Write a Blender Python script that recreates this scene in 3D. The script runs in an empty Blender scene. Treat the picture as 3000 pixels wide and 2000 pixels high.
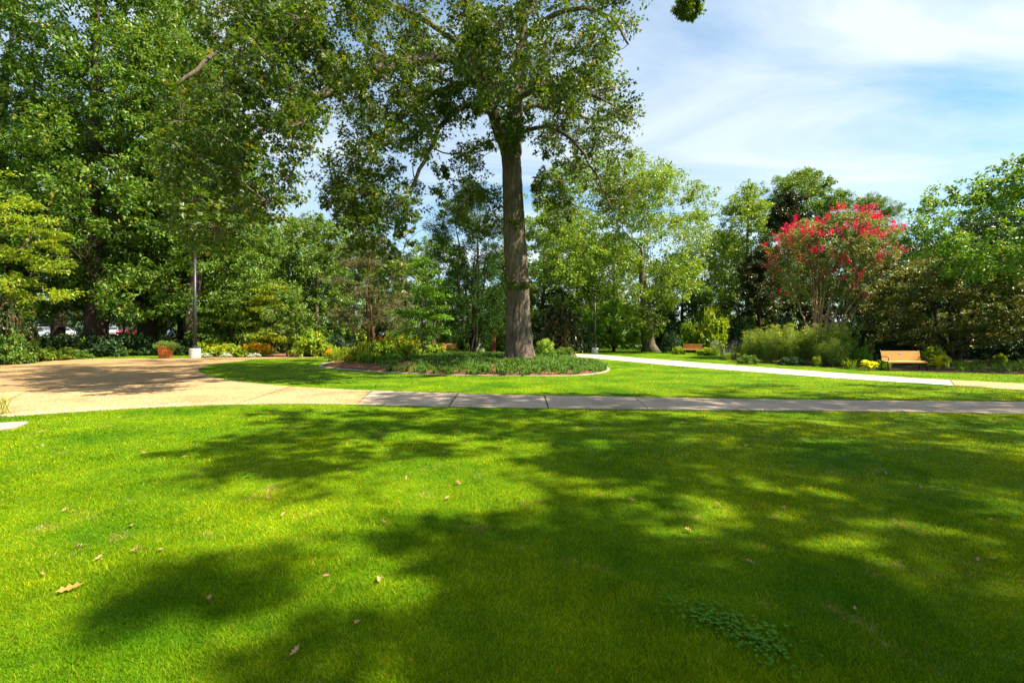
import bpy, math, random
import numpy as np
from mathutils import Vector

# ------------------------------------------------------------------ camera, world, sun
scene = bpy.context.scene
F, HOR, EYE = 1400.0, 984.0, 1.6          # focal length and horizon of the 3000 px wide frame, eye height
cam_d = bpy.data.cameras.new('camera')
cam = bpy.data.objects.new('camera', cam_d)
scene.collection.objects.link(cam)
cam.location = (0, 0, EYE)
cam.rotation_euler = (math.radians(90), 0, 0)
cam_d.sensor_width = 36
cam_d.lens = F / 3000 * 36
cam_d.shift_y = -(1000 - HOR) / 3000
cam_d.clip_end = 3000
scene.camera = cam

SUN_EL = math.radians(54)
SUN_AZ = math.radians(105)                 # clockwise from +Y: right and behind the camera
SUN = Vector((math.sin(SUN_AZ) * math.cos(SUN_EL), math.cos(SUN_AZ) * math.cos(SUN_EL), math.sin(SUN_EL)))
sun_d = bpy.data.lights.new('sun', 'SUN')
sun_d.energy = 5.0
sun_d.angle = math.radians(0.8)
sun_d.color = (1.0, 0.90, 0.70)
sun = bpy.data.objects.new('sun', sun_d)
scene.collection.objects.link(sun)
sun.rotation_euler = SUN.to_track_quat('Z', 'Y').to_euler()

world = bpy.data.worlds.new('World')
scene.world = world
world.use_nodes = True
wn, wl = world.node_tree.nodes, world.node_tree.links
wn.clear()
w_out = wn.new('ShaderNodeOutputWorld')
w_bg = wn.new('ShaderNodeBackground')
w_bg.inputs['Strength'].default_value = 0.066
sky = wn.new('ShaderNodeTexSky')
sky.sky_type = 'NISHITA'
sky.sun_disc = False
sky.sun_elevation = SUN_EL
sky.sun_rotation = SUN_AZ
sky.air_density = 1.0
sky.dust_density = 1.0
sky.ozone_density = 2.5
tc = wn.new('ShaderNodeTexCoord')
sep = wn.new('ShaderNodeSeparateXYZ')
wl.new(tc.outputs['Generated'], sep.inputs[0])
zadd = wn.new('ShaderNodeMath'); zadd.operation = 'ADD'; zadd.inputs[1].default_value = 0.16
wl.new(sep.outputs['Z'], zadd.inputs[0])
zmax = wn.new('ShaderNodeMath'); zmax.operation = 'MAXIMUM'; zmax.inputs[1].default_value = 0.05
wl.new(zadd.outputs[0], zmax.inputs[0])
dx = wn.new('ShaderNodeMath'); dx.operation = 'DIVIDE'
dy = wn.new('ShaderNodeMath'); dy.operation = 'DIVIDE'
wl.new(sep.outputs['X'], dx.inputs[0]); wl.new(zmax.outputs[0], dx.inputs[1])
wl.new(sep.outputs['Y'], dy.inputs[0]); wl.new(zmax.outputs[0], dy.inputs[1])
comb = wn.new('ShaderNodeCombineXYZ')
wl.new(dx.outputs[0], comb.inputs[0]); wl.new(dy.outputs[0], comb.inputs[1])
cmap = wn.new('ShaderNodeMapping')
cmap.inputs['Rotation'].default_value = (0, 0, math.radians(-24))
cmap.inputs['Scale'].default_value = (0.55, 1.2, 1)
cmap.inputs['Location'].default_value = (3.1, 1.7, 0)
wl.new(comb.outputs[0], cmap.inputs[0])
cn = wn.new('ShaderNodeTexNoise')
cn.inputs['Scale'].default_value = 1.1
cn.inputs['Detail'].default_value = 7
cn.inputs['Roughness'].default_value = 0.55
cn.inputs['Distortion'].default_value = 1.1
wl.new(cmap.outputs[0], cn.inputs['Vector'])
cr = wn.new('ShaderNodeValToRGB')
cr.color_ramp.elements[0].position = 0.33; cr.color_ramp.elements[0].color = (0, 0, 0, 1)
cr.color_ramp.elements[1].position = 0.64; cr.color_ramp.elements[1].color = (1, 1, 1, 1)
wl.new(cn.outputs['Fac'], cr.inputs[0])
cmul = wn.new('ShaderNodeMath'); cmul.operation = 'MULTIPLY'; cmul.inputs[1].default_value = 0.82
wl.new(cr.outputs[0], cmul.inputs[0])
cmix = wn.new('ShaderNodeMix'); cmix.data_type = 'RGBA'
wl.new(cmul.outputs[0], cmix.inputs[0])
tint = wn.new('ShaderNodeMix'); tint.data_type = 'RGBA'; tint.blend_type = 'MULTIPLY'; tint.inputs[0].default_value = 1
wl.new(sky.outputs[0], tint.inputs[6]); tint.inputs[7].default_value = (0.76, 1.0, 0.98, 1)
wl.new(tint.outputs[2], cmix.inputs[6])
cmix.inputs[7].default_value = (4.75, 5.1, 5.35, 1)
wl.new(cmix.outputs[2], w_bg.inputs['Color'])
wl.new(w_bg.outputs[0], w_out.inputs[0])

scene.view_settings.view_transform = 'Standard'
scene.view_settings.look = 'None'
scene.view_settings.exposure = 1.78
scene.view_settings.gamma = 1.0
scene.view_settings.use_curve_mapping = False
scene.render.engine = 'CYCLES'
scene.cycles.max_bounces = 8
scene.cycles.diffuse_bounces = 4
scene.cycles.glossy_bounces = 2
scene.cycles.transmission_bounces = 4
scene.cycles.transparent_max_bounces = 4
scene.cycles.use_denoising = True
scene.cycles.sample_clamp_indirect = 6

col = scene.collection
rng = np.random.default_rng(11)
R = math.radians

# ------------------------------------------------------------------ helpers
def at(px, py, d):
    """a point of the place seen at pixel (px, py) of the photograph, d metres away"""
    return np.array([(px - 1500) / F * d, d, EYE - (py - HOR) / F * d])

def G(px, py):
    d = EYE * F / (py - HOR)
    return np.array([(px - 1500) / F * d, d])

def gx(px, d):
    return (px - 1500) / F * d

def zt(py, d):
    return EYE - (py - HOR) / F * d

def unit(a):
    return a / np.maximum(np.linalg.norm(a, axis=-1, keepdims=True), 1e-9)

def inpoly(P, poly):
    poly = np.asarray(poly, float)
    x, y = P[:, 0], P[:, 1]
    ins = np.zeros(len(P), bool)
    n = len(poly)
    j = n - 1
    for i in range(n):
        xi, yi = poly[i]; xj, yj = poly[j]
        c = ((yi > y) != (yj > y)) & (x < (xj - xi) * (y - yi) / (yj - yi + 1e-12) + xi)
        ins ^= c
        j = i
    return ins

class Acc:
    """collects polygons, then becomes ONE mesh"""
    def __init__(self):
        self.V, self.L, self.S, self.M, self.n = [], [], [], [], 0
    def add(self, V, loops, sizes, mat=0):
        V = np.asarray(V, float).reshape(-1, 3)
        loops = np.asarray(loops, np.int64).ravel()
        sizes = np.asarray(sizes, np.int64).ravel()
        self.V.append(V); self.L.append(loops + self.n); self.S.append(sizes)
        self.M.append(np.full(len(sizes), mat, np.int32))
        self.n += len(V)
    def faces(self, V, faces, mat=0):
        self.add(V, [i for f in faces for i in f], [len(f) for f in faces], mat)
    def box(self, c, s, rz=0.0, rx=0.0, mat=0, bev=0.0):
        x, y, z = s[0] / 2, s[1] / 2, s[2] / 2
        if bev:
            b = bev
            V = []
            for zz, k in ((-z, b), (-z + b, 0), (z - b, 0), (z, b)):
                V += [(-x + k, -y + k, zz), (x - k, -y + k, zz), (x - k, y - k, zz), (-x + k, y - k, zz)]
            Fc = [(3, 2, 1, 0), (12, 13, 14, 15)]
            for r in range(3):
                for i in range(4):
                    Fc.append((r * 4 + i, r * 4 + (i + 1) % 4, r * 4 + 4 + (i + 1) % 4, r * 4 + 4 + i))
        else:
            V = [(-x, -y, -z), (x, -y, -z), (x, y, -z), (-x, y, -z), (-x, -y, z), (x, -y, z), (x, y, z), (-x, y, z)]
            Fc = [(3, 2, 1, 0), (4, 5, 6, 7), (0, 1, 5, 4), (1, 2, 6, 5), (2, 3, 7, 6), (3, 0, 4, 7)]
        V = np.array(V)
        if rx:
            c_, s_ = math.cos(rx), math.sin(rx)
            V = np.stack([V[:, 0], V[:, 1] * c_ - V[:, 2] * s_, V[:, 1] * s_ + V[:, 2] * c_], 1)
        if rz:
            c_, s_ = math.cos(rz), math.sin(rz)
            V = np.stack([V[:, 0] * c_ - V[:, 1] * s_, V[:, 0] * s_ + V[:, 1] * c_, V[:, 2]], 1)
        self.faces(V + np.array(c), Fc, mat)
    def tube(self, P, rad, k=6, cap=True, mat=0):
        P = np.asarray(P, float); n = len(P)
        if n < 2: return
        rad = np.broadcast_to(np.asarray(rad, float), (n,))
        T = np.empty_like(P)
        T[1:-1] = P[2:] - P[:-2]; T[0] = P[1] - P[0]; T[-1] = P[-1] - P[-2]
        T = unit(T)
        ref = np.where(np.abs(T[:, 2:3]) > 0.9, np.array([[1.0, 0, 0]]), np.array([[0, 0, 1.0]]))
        if np.abs(T[:, 2]).max() > 0.9:
            ref = np.broadcast_to(np.array([[0.93, 0.36, 0.06]]), T.shape)
        A = unit(np.cross(T, ref)); B = np.cross(T, A)
        th = np.arange(k) * 2 * math.pi / k
        V = P[:, None] + rad[:, None, None] * (A[:, None] * np.cos(th)[None, :, None] + B[:, None] * np.sin(th)[None, :, None])
        i = np.arange(n - 1)[:, None] * k; j = np.arange(k)[None]
        j2 = (j + 1) % k
        q = np.stack([i + j, i + k + j, i + k + j2, i + j2], -1).reshape(-1, 4)
        L = q.ravel().tolist(); S = [4] * len(q)
        if cap:
            L += list(range(k)) + list(range((n - 1) * k, n * k))[::-1]; S += [k, k]
        self.add(V.reshape(-1, 3), L, S, mat)
    def lathe(self, prof, k=24, c=(0, 0, 0), mat=0):
        """prof: (radius, height) from the bottom up, closed at both ends"""
        th = np.arange(k) * 2 * math.pi / k
        prof = np.asarray(prof, float); n = len(prof)
        V = np.stack([prof[:, 0][:, None] * np.cos(th), prof[:, 0][:, None] * np.sin(th), np.repeat(prof[:, 1][:, None], k, 1)], -1) + np.array(c)
        i = np.arange(n - 1)[:, None] * k; j = np.arange(k)[None]; j2 = (j + 1) % k
        q = np.stack([i + j, i + j2, i + k + j2, i + k + j], -1).reshape(-1, 4)
        L = q.ravel().tolist() + list(range(k))[::-1] + list(range((n - 1) * k, n * k))
        self.add(V.reshape(-1, 3), L, [4] * len(q) + [k, k], mat)
    def mesh(self, name, mats, smooth=False):
        V = np.concatenate(self.V) if self.V else np.zeros((0, 3))
        L = np.concatenate(self.L); S = np.concatenate(self.S); M = np.concatenate(self.M)
        me = bpy.data.meshes.new(name)
        me.vertices.add(len(V)); me.vertices.foreach_set('co', V.astype(np.float32).ravel())
        me.loops.add(len(L)); me.loops.foreach_set('vertex_index', L.astype(np.int32))
        me.polygons.add(len(S))
        st = np.concatenate([[0], np.cumsum(S)[:-1]])
        me.polygons.foreach_set('loop_start', st.astype(np.int32))
        for m in (mats if isinstance(mats, (list, tuple)) else [mats]):
            me.materials.append(m)
        me.polygons.foreach_set('material_index', M)
        me.polygons.foreach_set('use_smooth', np.full(len(S), smooth, bool))
        me.update(calc_edges=True)
        me.validate()
        return me

def link(name, data, parent=None, loc=(0, 0, 0), rz=0.0, sc=(1, 1, 1)):
    o = bpy.data.objects.new(name, data)
    col.objects.link(o)
    o.location = loc; o.rotation_euler = (0, 0, rz)
    o.scale = (sc, sc, sc) if isinstance(sc, (int, float)) else sc
    if parent: o.parent = parent
    return o

def tag(o, label=None, cat=None, group=None, kind=None):
    if label: o['label'] = label
    if cat: o['category'] = cat
    if group: o['group'] = group
    if kind: o['kind'] = kind
    return o

def thing(name, label, cat, loc=(0, 0, 0), rz=0.0, sc=(1, 1, 1), group=None, parts=()):
    r = link(name, None, None, loc, rz, sc)
    r.empty_display_size = 0.2
    tag(r, label, cat, group)
    for pn, me in parts:
        link(pn, me, r)
    return r

# ------------------------------------------------------------------ materials
MATS = {}
def nmat(name):
    m = bpy.data.materials.new(name); m.use_nodes = True
    nt = m.node_tree; nt.nodes.clear()
    out = nt.nodes.new('ShaderNodeOutputMaterial')
    return m, nt.nodes, nt.links, out

def ramp(n, stops):
    r = n.new('ShaderNodeValToRGB'); e = r.color_ramp.elements
    while len(e) < len(stops): e.new(0.5)
    for el, (p, c) in zip(e, stops):
        el.position = p; el.color = (c[0], c[1], c[2], 1)
    return r

def noise(n, l, scale, detail=4, rough=0.55, vec=None, coord='Object', stretch=None):
    t = n.new('ShaderNodeTexCoord')
    x = n.new('ShaderNodeTexNoise')
    x.inputs['Scale'].default_value = scale; x.inputs['Detail'].default_value = detail; x.inputs['Roughness'].default_value = rough
    if stretch:
        mp = n.new('ShaderNodeMapping'); mp.inputs['Scale'].default_value = stretch
        l.new(t.outputs[coord], mp.inputs[0]); l.new(mp.outputs[0], x.inputs['Vector'])
    else:
        l.new(t.outputs[coord], x.inputs['Vector'])
    return x

def leafmat(name, c0, c1, c2=None, trans=0.32, rough=0.42, spec=0.35, tcol=None):
    """leaf: per-leaf colour between c0, c1 (few c2), gloss and light shining through"""
    m, n, l, out = nmat(name)
    geo = n.new('ShaderNodeNewGeometry')
    st = [(0.0, c0), (0.75, c1), (0.93, c1)]
    if c2: st += [(0.97, c2)]
    r = ramp(n, st)
    l.new(geo.outputs['Random Per Island'], r.inputs[0])
    p = n.new('ShaderNodeBsdfPrincipled')
    l.new(r.outputs[0], p.inputs['Base Color'])
    p.inputs['Roughness'].default_value = rough
    p.inputs['Specular IOR Level'].default_value = spec
    t = n.new('ShaderNodeBsdfTranslucent')
    g = n.new('ShaderNodeMix'); g.data_type = 'RGBA'; g.blend_type = 'MULTIPLY'; g.inputs[0].default_value = 1
    l.new(r.outputs[0], g.inputs[6])
    g.inputs[7].default_value = (*(tcol or (1.9, 1.5, 0.35)), 1)
    l.new(g.outputs[2], t.inputs['Color'])
    mx = n.new('ShaderNodeMixShader'); mx.inputs[0].default_value = trans
    l.new(p.outputs[0], mx.inputs[1]); l.new(t.outputs[0], mx.inputs[2])
    l.new(mx.outputs[0], out.inputs[0])
    MATS[name] = m
    return m

def plain(name, c, rough=0.6, metal=0.0, var=0.15, scale=8.0, bump=0.0, bscale=40.0, spec=0.4, stretch=None):
    m, n, l, out = nmat(name)
    x = noise(n, l, scale, 5, 0.6, stretch=stretch)
    lo = tuple(v * (1 - var) for v in c); hi = tuple(min(1, v * (1 + var)) for v in c)
    r = ramp(n, [(0.3, lo), (0.7, hi)])
    l.new(x.outputs['Fac'], r.inputs[0])
    p = n.new('ShaderNodeBsdfPrincipled')
    l.new(r.outputs[0], p.inputs['Base Color'])
    p.inputs['Roughness'].default_value = rough; p.inputs['Metallic'].default_value = metal
    p.inputs['Specular IOR Level'].default_value = spec
    if bump:
        y = noise(n, l, bscale, 6, 0.65, stretch=stretch)
        b = n.new('ShaderNodeBump'); b.inputs['Strength'].default_value = bump; b.inputs['Distance'].default_value = 0.02
        l.new(y.outputs['Fac'], b.inputs['Height']); l.new(b.outputs[0], p.inputs['Normal'])
    l.new(p.outputs[0], out.inputs[0])
    MATS[name] = m
    return m

def barkmat(name, c0, c1, sc=6.0, bump=0.8):
    m, n, l, out = nmat(name)
    x = noise(n, l, sc, 8, 0.7, stretch=(3.2, 3.2, 0.45))
    r = ramp(n, [(0.28, c0), (0.5, tuple((a + b) / 2 for a, b in zip(c0, c1))), (0.72, c1)])
    l.new(x.outputs['Fac'], r.inputs[0])
    x2 = noise(n, l, 0.9, 3, 0.5)
    mx = n.new('ShaderNodeMix'); mx.data_type = 'RGBA'; mx.blend_type = 'MULTIPLY'
    r2 = ramp(n, [(0.35, (0.75, 0.72, 0.68)), (0.65, (1.15, 1.12, 1.08))])
    l.new(x2.outputs['Fac'], r2.inputs[0])
    mx.inputs[0].default_value = 1
    l.new(r.outputs[0], mx.inputs[6]); l.new(r2.outputs[0], mx.inputs[7])
    p = n.new('ShaderNodeBsdfPrincipled'); p.inputs['Roughness'].default_value = 0.9; p.inputs['Specular IOR Level'].default_value = 0.15
    l.new(mx.outputs[2], p.inputs['Base Color'])
    b = n.new('ShaderNodeBump'); b.inputs['Strength'].default_value = bump; b.inputs['Distance'].default_value = 0.05
    l.new(x.outputs['Fac'], b.inputs['Height']); l.new(b.outputs[0], p.inputs['Normal'])
    l.new(p.outputs[0], out.inputs[0])
    MATS[name] = m
    return m

def grassmat(name, c0, c1, dry, blades):
    """mown lawn: green varying in patches, a few dry straw coloured spots"""
    m, n, l, out = nmat(name)
    a = noise(n, l, 0.55, 3, 0.5)
    r = ramp(n, [(0.33, c0), (0.67, c1)])
    l.new(a.outputs['Fac'], r.inputs[0])
    d = noise(n, l, 1.7, 5, 0.62)
    rd = ramp(n, [(0.60, (0, 0, 0)), (0.76, (.8, .8, .8))])
    l.new(d.outputs['Fac'], rd.inputs[0])
    mx = n.new('ShaderNodeMix'); mx.data_type = 'RGBA'
    l.new(rd.outputs[0], mx.inputs[0]); l.new(r.outputs[0], mx.inputs[6]); mx.inputs[7].default_value = (*dry, 1)
    e = noise(n, l, 4.3, 5, 0.65)
    re = ramp(n, [(0.33, (0.70, 0.80, 0.8)), (0.55, (1.0, 1.0, 1.0)), (0.72, (1.22, 1.10, 1.0))]); l.new(e.outputs['Fac'], re.inputs[0])
    me_ = n.new('ShaderNodeMix'); me_.data_type = 'RGBA'; me_.blend_type = 'MULTIPLY'; me_.inputs[0].default_value = 1
    l.new(mx.outputs[2], me_.inputs[6]); l.new(re.outputs[0], me_.inputs[7]); mx = me_
    p = n.new('ShaderNodeBsdfPrincipled'); p.inputs['Roughness'].default_value = 0.7; p.inputs['Specular IOR Level'].default_value = 0.06
    if blades:
        geo = n.new('ShaderNodeNewGeometry')
        rr = ramp(n, [(0.0, (0.55, 0.62, 0.6)), (0.75, (1.25, 1.2, 1.1)), (0.92, (1.6, 1.3, 1.6)), (0.96, (2.3, 1.3, 18))])
        l.new(geo.outputs['Random Per Island'], rr.inputs[0])
        m2 = n.new('ShaderNodeMix'); m2.data_type = 'RGBA'; m2.blend_type = 'MULTIPLY'; m2.inputs[0].default_value = 1
        l.new(mx.outputs[2], m2.inputs[6]); l.new(rr.outputs[0], m2.inputs[7])
        l.new(m2.outputs[2], p.inputs['Base Color'])
        t = n.new('ShaderNodeBsdfTranslucent')
        g = n.new('ShaderNodeMix'); g.data_type = 'RGBA'; g.blend_type = 'MULTIPLY'; g.inputs[0].default_value = 1
        l.new(m2.outputs[2], g.inputs[6]); g.inputs[7].default_value = (2.2, 1.5, 0.3, 1)
        l.new(g.outputs[2], t.inputs['Color'])
        ms = n.new('ShaderNodeMixShader'); ms.inputs[0].default_value = 0.4
        l.new(p.outputs[0], ms.inputs[1]); l.new(t.outputs[0], ms.inputs[2]); l.new(ms.outputs[0], out.inputs[0])
    else:
        f = noise(n, l, 38, 4, 0.7)
        rf = ramp(n, [(0.3, (0.7, 0.72, 0.6)), (0.7, (1.25, 1.22, 1.2))])
        l.new(f.outputs['Fac'], rf.inputs[0])
        m2 = n.new('ShaderNodeMix'); m2.data_type = 'RGBA'; m2.blend_type = 'MULTIPLY'; m2.inputs[0].default_value = 1
        l.new(mx.outputs[2], m2.inputs[6]); l.new(rf.outputs[0], m2.inputs[7])
        l.new(m2.outputs[2], p.inputs['Base Color'])
        b = n.new('ShaderNodeBump'); b.inputs['Strength'].default_value = 0.5; b.inputs['Distance'].default_value = 0.03
        l.new(f.outputs['Fac'], b.inputs['Height']); l.new(b.outputs[0], p.inputs['Normal'])
        l.new(p.outputs[0], out.inputs[0])
    MATS[name] = m
    return m

def aggregate(name, base, stones, scale=55.0, fine=0.35, grit=0.9):
    """exposed aggregate concrete: pebbles of several colours set in a matrix, worn in patches"""
    m, n, l, out = nmat(name)
    t = n.new('ShaderNodeTexCoord')
    v = n.new('ShaderNodeTexVoronoi'); v.inputs['Scale'].default_value = scale
    l.new(t.outputs['Object'], v.inputs['Vector'])
    sp = n.new('ShaderNodeSeparateColor'); l.new(v.outputs['Color'], sp.inputs[0])
    r = ramp(n, stones); l.new(sp.outputs[0], r.inputs[0])
    edge = ramp(n, [(0.30, (0, 0, 0)), (0.62, (1, 1, 1))]); l.new(v.outputs['Distance'], edge.inputs[0])
    mx = n.new('ShaderNodeMix'); mx.data_type = 'RGBA'
    l.new(edge.outputs[0], mx.inputs[0]); l.new(r.outputs[0], mx.inputs[6]); mx.inputs[7].default_value = (*base, 1)
    big = noise(n, l, 0.7, 5, 0.6)
    rb = ramp(n, [(0.30, (0.72, 0.69, 0.66)), (0.48, (0.96, 0.95, 0.94)), (0.70, (1.12, 1.12, 1.10))]); l.new(big.outputs['Fac'], rb.inputs[0])
    mid = noise(n, l, 11.0, 6, 0.75)
    rm = ramp(n, [(0.32, (0.74, 0.72, 0.70)), (0.50, (0.98, 0.98, 0.98)), (0.70, (1.16, 1.15, 1.12))]); l.new(mid.outputs['Fac'], rm.inputs[0])
    m1 = n.new('ShaderNodeMix'); m1.data_type = 'RGBA'; m1.blend_type = 'MULTIPLY'; m1.inputs[0].default_value = grit
    l.new(mx.outputs[2], m1.inputs[6]); l.new(rm.outputs[0], m1.inputs[7])
    m2 = n.new('ShaderNodeMix'); m2.data_type = 'RGBA'; m2.blend_type = 'MULTIPLY'; m2.inputs[0].default_value = 1
    l.new(m1.outputs[2], m2.inputs[6]); l.new(rb.outputs[0], m2.inputs[7])
    p = n.new('ShaderNodeBsdfPrincipled'); p.inputs['Roughness'].default_value = 0.85; p.inputs['Specular IOR Level'].default_value = 0.2
    l.new(m2.outputs[2], p.inputs['Base Color'])
    b = n.new('ShaderNodeBump'); b.inputs['Strength'].default_value = fine; b.inputs['Distance'].default_value = 0.01; b.invert = True
    l.new(v.outputs['Distance'], b.inputs['Height']); l.new(b.outputs[0], p.inputs['Normal'])
    l.new(p.outputs[0], out.inputs[0])
    MATS[name] = m
    return m

grassmat('lawn_ground', (0.036, 0.105, 0.0012), (0.105, 0.185, 0.002), (0.18, 0.16, 0.03), False)
grassmat('lawn_blade', (0.072, 0.180, 0.0012), (0.240, 0.335, 0.002), (0.36, 0.31, 0.07), True)
aggregate('plaza_stone', (0.24, 0.155, 0.075), [(0.1, (0.46, 0.29, 0.125)), (0.4, (0.52, 0.36, 0.175)), (0.7, (0.35, 0.22, 0.10)), (0.92, (0.64, 0.52, 0.34))], 30, 0.5)
aggregate('plaza_stone_brown', (0.21, 0.13, 0.06), [(0.1, (0.40, 0.235, 0.095)), (0.4, (0.45, 0.29, 0.13)), (0.7, (0.30, 0.18, 0.08)), (0.92, (0.54, 0.41, 0.25))], 34, 0.5)
aggregate('path_concrete', (0.37, 0.285, 0.225), [(0.1, (0.40, 0.315, 0.25)), (0.5, (0.36, 0.28, 0.22)), (0.9, (0.45, 0.36, 0.295))], 90, 0.12, 0.5)
aggregate('path_pale', (0.43, 0.35, 0.28), [(0.1, (0.43, 0.35, 0.29)), (0.5, (0.38, 0.31, 0.25)), (0.9, (0.46, 0.39, 0.33))], 90, 0.1, 0.6)
plain('joint_dirt', (0.07, 0.05, 0.035), 0.95, var=0.4)
plain('mulch', (0.155, 0.072, 0.040), 0.95, var=0.55, scale=26, bump=1.0, bscale=34, spec=0.1)
plain('bed_soil', (0.050, 0.030, 0.017), 0.95, var=0.5, scale=9, bump=1.0, bscale=20, spec=0.1)
plain('edging_stone', (0.33, 0.28, 0.22), 0.85, var=0.25, scale=5, bump=0.3)
plain('concrete_white', (0.50, 0.48, 0.46), 0.8, var=0.10, scale=4, bump=0.15)
plain('pole_metal', (0.030, 0.031, 0.040), 0.42, metal=0.2, var=0.2)
plain('black_metal', (0.012, 0.013, 0.015), 0.45, metal=0.3)
plain('terracotta', (0.50, 0.165, 0.030), 0.75, var=0.22, scale=7, bump=0.25)
plain('bench_wood', (0.55, 0.255, 0.058), 0.6, var=0.14, scale=3.5, stretch=(0.6, 9, 9), bump=0.1)
plain('plaque', (0.55, 0.55, 0.52), 0.35, metal=0.8)
plain('pale_stone', (0.52, 0.43, 0.30), 0.85, var=0.2, bump=0.3)
plain('car_silver', (0.55, 0.57, 0.60), 0.28, metal=0.5, var=0.03)
plain('car_white', (0.40, 0.40, 0.40), 0.28, var=0.03)
plain('car_red', (0.30, 0.012, 0.03), 0.28, var=0.03)
plain('car_blue', (0.10, 0.16, 0.30), 0.28, var=0.03)
plain('car_glass', (0.02, 0.025, 0.03), 0.08, var=0.05, spec=0.8)
plain('rubber', (0.012, 0.012, 0.012), 0.8)
plain('lamp_lens', (0.6, 0.58, 0.52), 0.3)
plain('sign_white', (0.78, 0.78, 0.76), 0.5, var=0.03)
plain('asphalt', (0.05, 0.05, 0.052), 0.9, var=0.25, scale=20, bump=0.3)
plain('blue_glaze', (0.05, 0.09, 0.45), 0.15, var=0.05)
barkmat('bark_oak', (0.018, 0.014, 0.011), (0.215, 0.172, 0.140), 4.2, 1.0)
barkmat('bark_dark', (0.018, 0.013, 0.010), (0.085, 0.062, 0.048), 5.0, 0.9)
barkmat('bark_brown', (0.07, 0.040, 0.022), (0.24, 0.145, 0.085), 7.0, 0.8)
barkmat('bark_red', (0.10, 0.028, 0.018), (0.24, 0.070, 0.045), 7.0, 0.6)
barkmat('bark_myrtle', (0.24, 0.145, 0.090), (0.58, 0.43, 0.30), 4.0, 0.3)
barkmat('bark_grey', (0.05, 0.042, 0.032), (0.20, 0.165, 0.125), 6.0, 0.7)

leafmat('leaf_main', (0.020, 0.055, 0.004), (0.070, 0.128, 0.008), (0.16, 0.15, 0.012), trans=0.40, rough=0.42, spec=0.32)
leafmat('leaf_left', (0.026, 0.076, 0.010), (0.112, 0.212, 0.018), (0.22, 0.20, 0.02), trans=0.32, rough=0.42, spec=0.28)
leafmat('leaf_light', (0.065, 0.150, 0.010), (0.178, 0.295, 0.026), (0.30, 0.27, 0.03))
leafmat('leaf_fresh', (0.045, 0.130, 0.010), (0.135, 0.270, 0.022), (0.24, 0.30, 0.03))
leafmat('leaf_mid', (0.040, 0.110, 0.010), (0.115, 0.205, 0.022), (0.21, 0.20, 0.03))
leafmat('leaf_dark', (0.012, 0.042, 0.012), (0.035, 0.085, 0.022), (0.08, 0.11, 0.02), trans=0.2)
leafmat('leaf_cypress', (0.010, 0.036, 0.006), (0.032, 0.080, 0.010), None, trans=0.2, rough=.7, spec=.1)
leafmat('leaf_cedar', (0.060, 0.080, 0.030), (0.130, 0.135, 0.050), (0.24, 0.14, 0.05), trans=0.2, rough=0.6)
leafmat('leaf_yellow', (0.090, 0.185, 0.006), (0.235, 0.330, 0.012), (0.36, 0.36, 0.02), trans=0.40)
leafmat('leaf_gold', (0.10, 0.170, 0.006), (0.225, 0.275, 0.010), None, trans=0.42)
leafmat('leaf_maple', (0.036, 0.075, 0.010), (0.140, 0.172, 0.034), (0.34, 0.17, 0.05), trans=0.25)
leafmat('leaf_magnolia', (0.014, 0.034, 0.010), (0.045, 0.062, 0.016), (0.23, 0.085, 0.025), trans=0.12, rough=0.35, spec=0.3)
leafmat('leaf_myrtle', (0.060, 0.120, 0.030), (0.165, 0.240, 0.075), (0.26, 0.15, 0.05), trans=0.32)
leafmat('flower_crimson', (0.36, 0.004, 0.035), (0.68, 0.016, 0.090), (0.80, 0.07, 0.18), trans=0.35, tcol=(1.2, 0.9, 0.9), rough=0.6, spec=0.1)
leafmat('flower_orange', (0.70, 0.26, 0.008), (0.85, 0.42, 0.012), None, trans=0.3, tcol=(1, 1, 1), rough=0.6, spec=0.1)
leafmat('flower_white', (0.68, 0.70, 0.62), (0.82, 0.82, 0.78), None, trans=0.3, tcol=(1, 1, 1), rough=0.6, spec=0.1)
leafmat('flower_yellow', (0.72, 0.55, 0.01), (0.85, 0.68, 0.03), None, trans=0.3, tcol=(1, 1, 0.6), rough=0.6, spec=0.1)
leafmat('flower_lilac', (0.38, 0.27, 0.42), (0.52, 0.42, 0.55), None, trans=0.3, tcol=(1, 1, 1), rough=0.6, spec=0.1)
leafmat('flower_red', (0.60, 0.012, 0.015), (0.75, 0.03, 0.03), None, trans=0.3, tcol=(1, 1, 1), rough=0.6, spec=0.1)
leafmat('flower_magenta', (0.55, 0.03, 0.42), (0.70, 0.08, 0.55), None, trans=0.3, tcol=(1, 1, 1), rough=0.6, spec=0.1)
leafmat('flower_lime', (0.26, 0.38, 0.04), (0.40, 0.50, 0.08), None, trans=0.3, tcol=(1, 1, 0.7), rough=0.6, spec=0.1)
leafmat('leaf_round', (0.060, 0.165, 0.008), (0.140, 0.290, 0.012), None, trans=0.35)
leafmat('leaf_peren', (0.100, 0.195, 0.010), (0.250, 0.360, 0.018), (0.42, 0.36, 0.02), trans=0.38)
leafmat('leaf_liriope', (0.030, 0.090, 0.012), (0.090, 0.190, 0.022), (0.16, 0.24, 0.04), trans=0.35, rough=0.5, spec=0.25)
leafmat('leaf_fennel', (0.065, 0.135, 0.018), (0.185, 0.285, 0.040), (0.34, 0.30, 0.05), trans=0.35, rough=0.6)
leafmat('leaf_hosta', (0.30, 0.40, 0.010), (0.50, 0.52, 0.020), None, trans=0.38)
leafmat('leaf_fern', (0.075, 0.150, 0.012), (0.165, 0.250, 0.020), None, trans=0.38)
leafmat('leaf_clover', (0.050, 0.150, 0.012), (0.110, 0.240, 0.020), None, trans=0.3, spec=.1, rough=.7)
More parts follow.
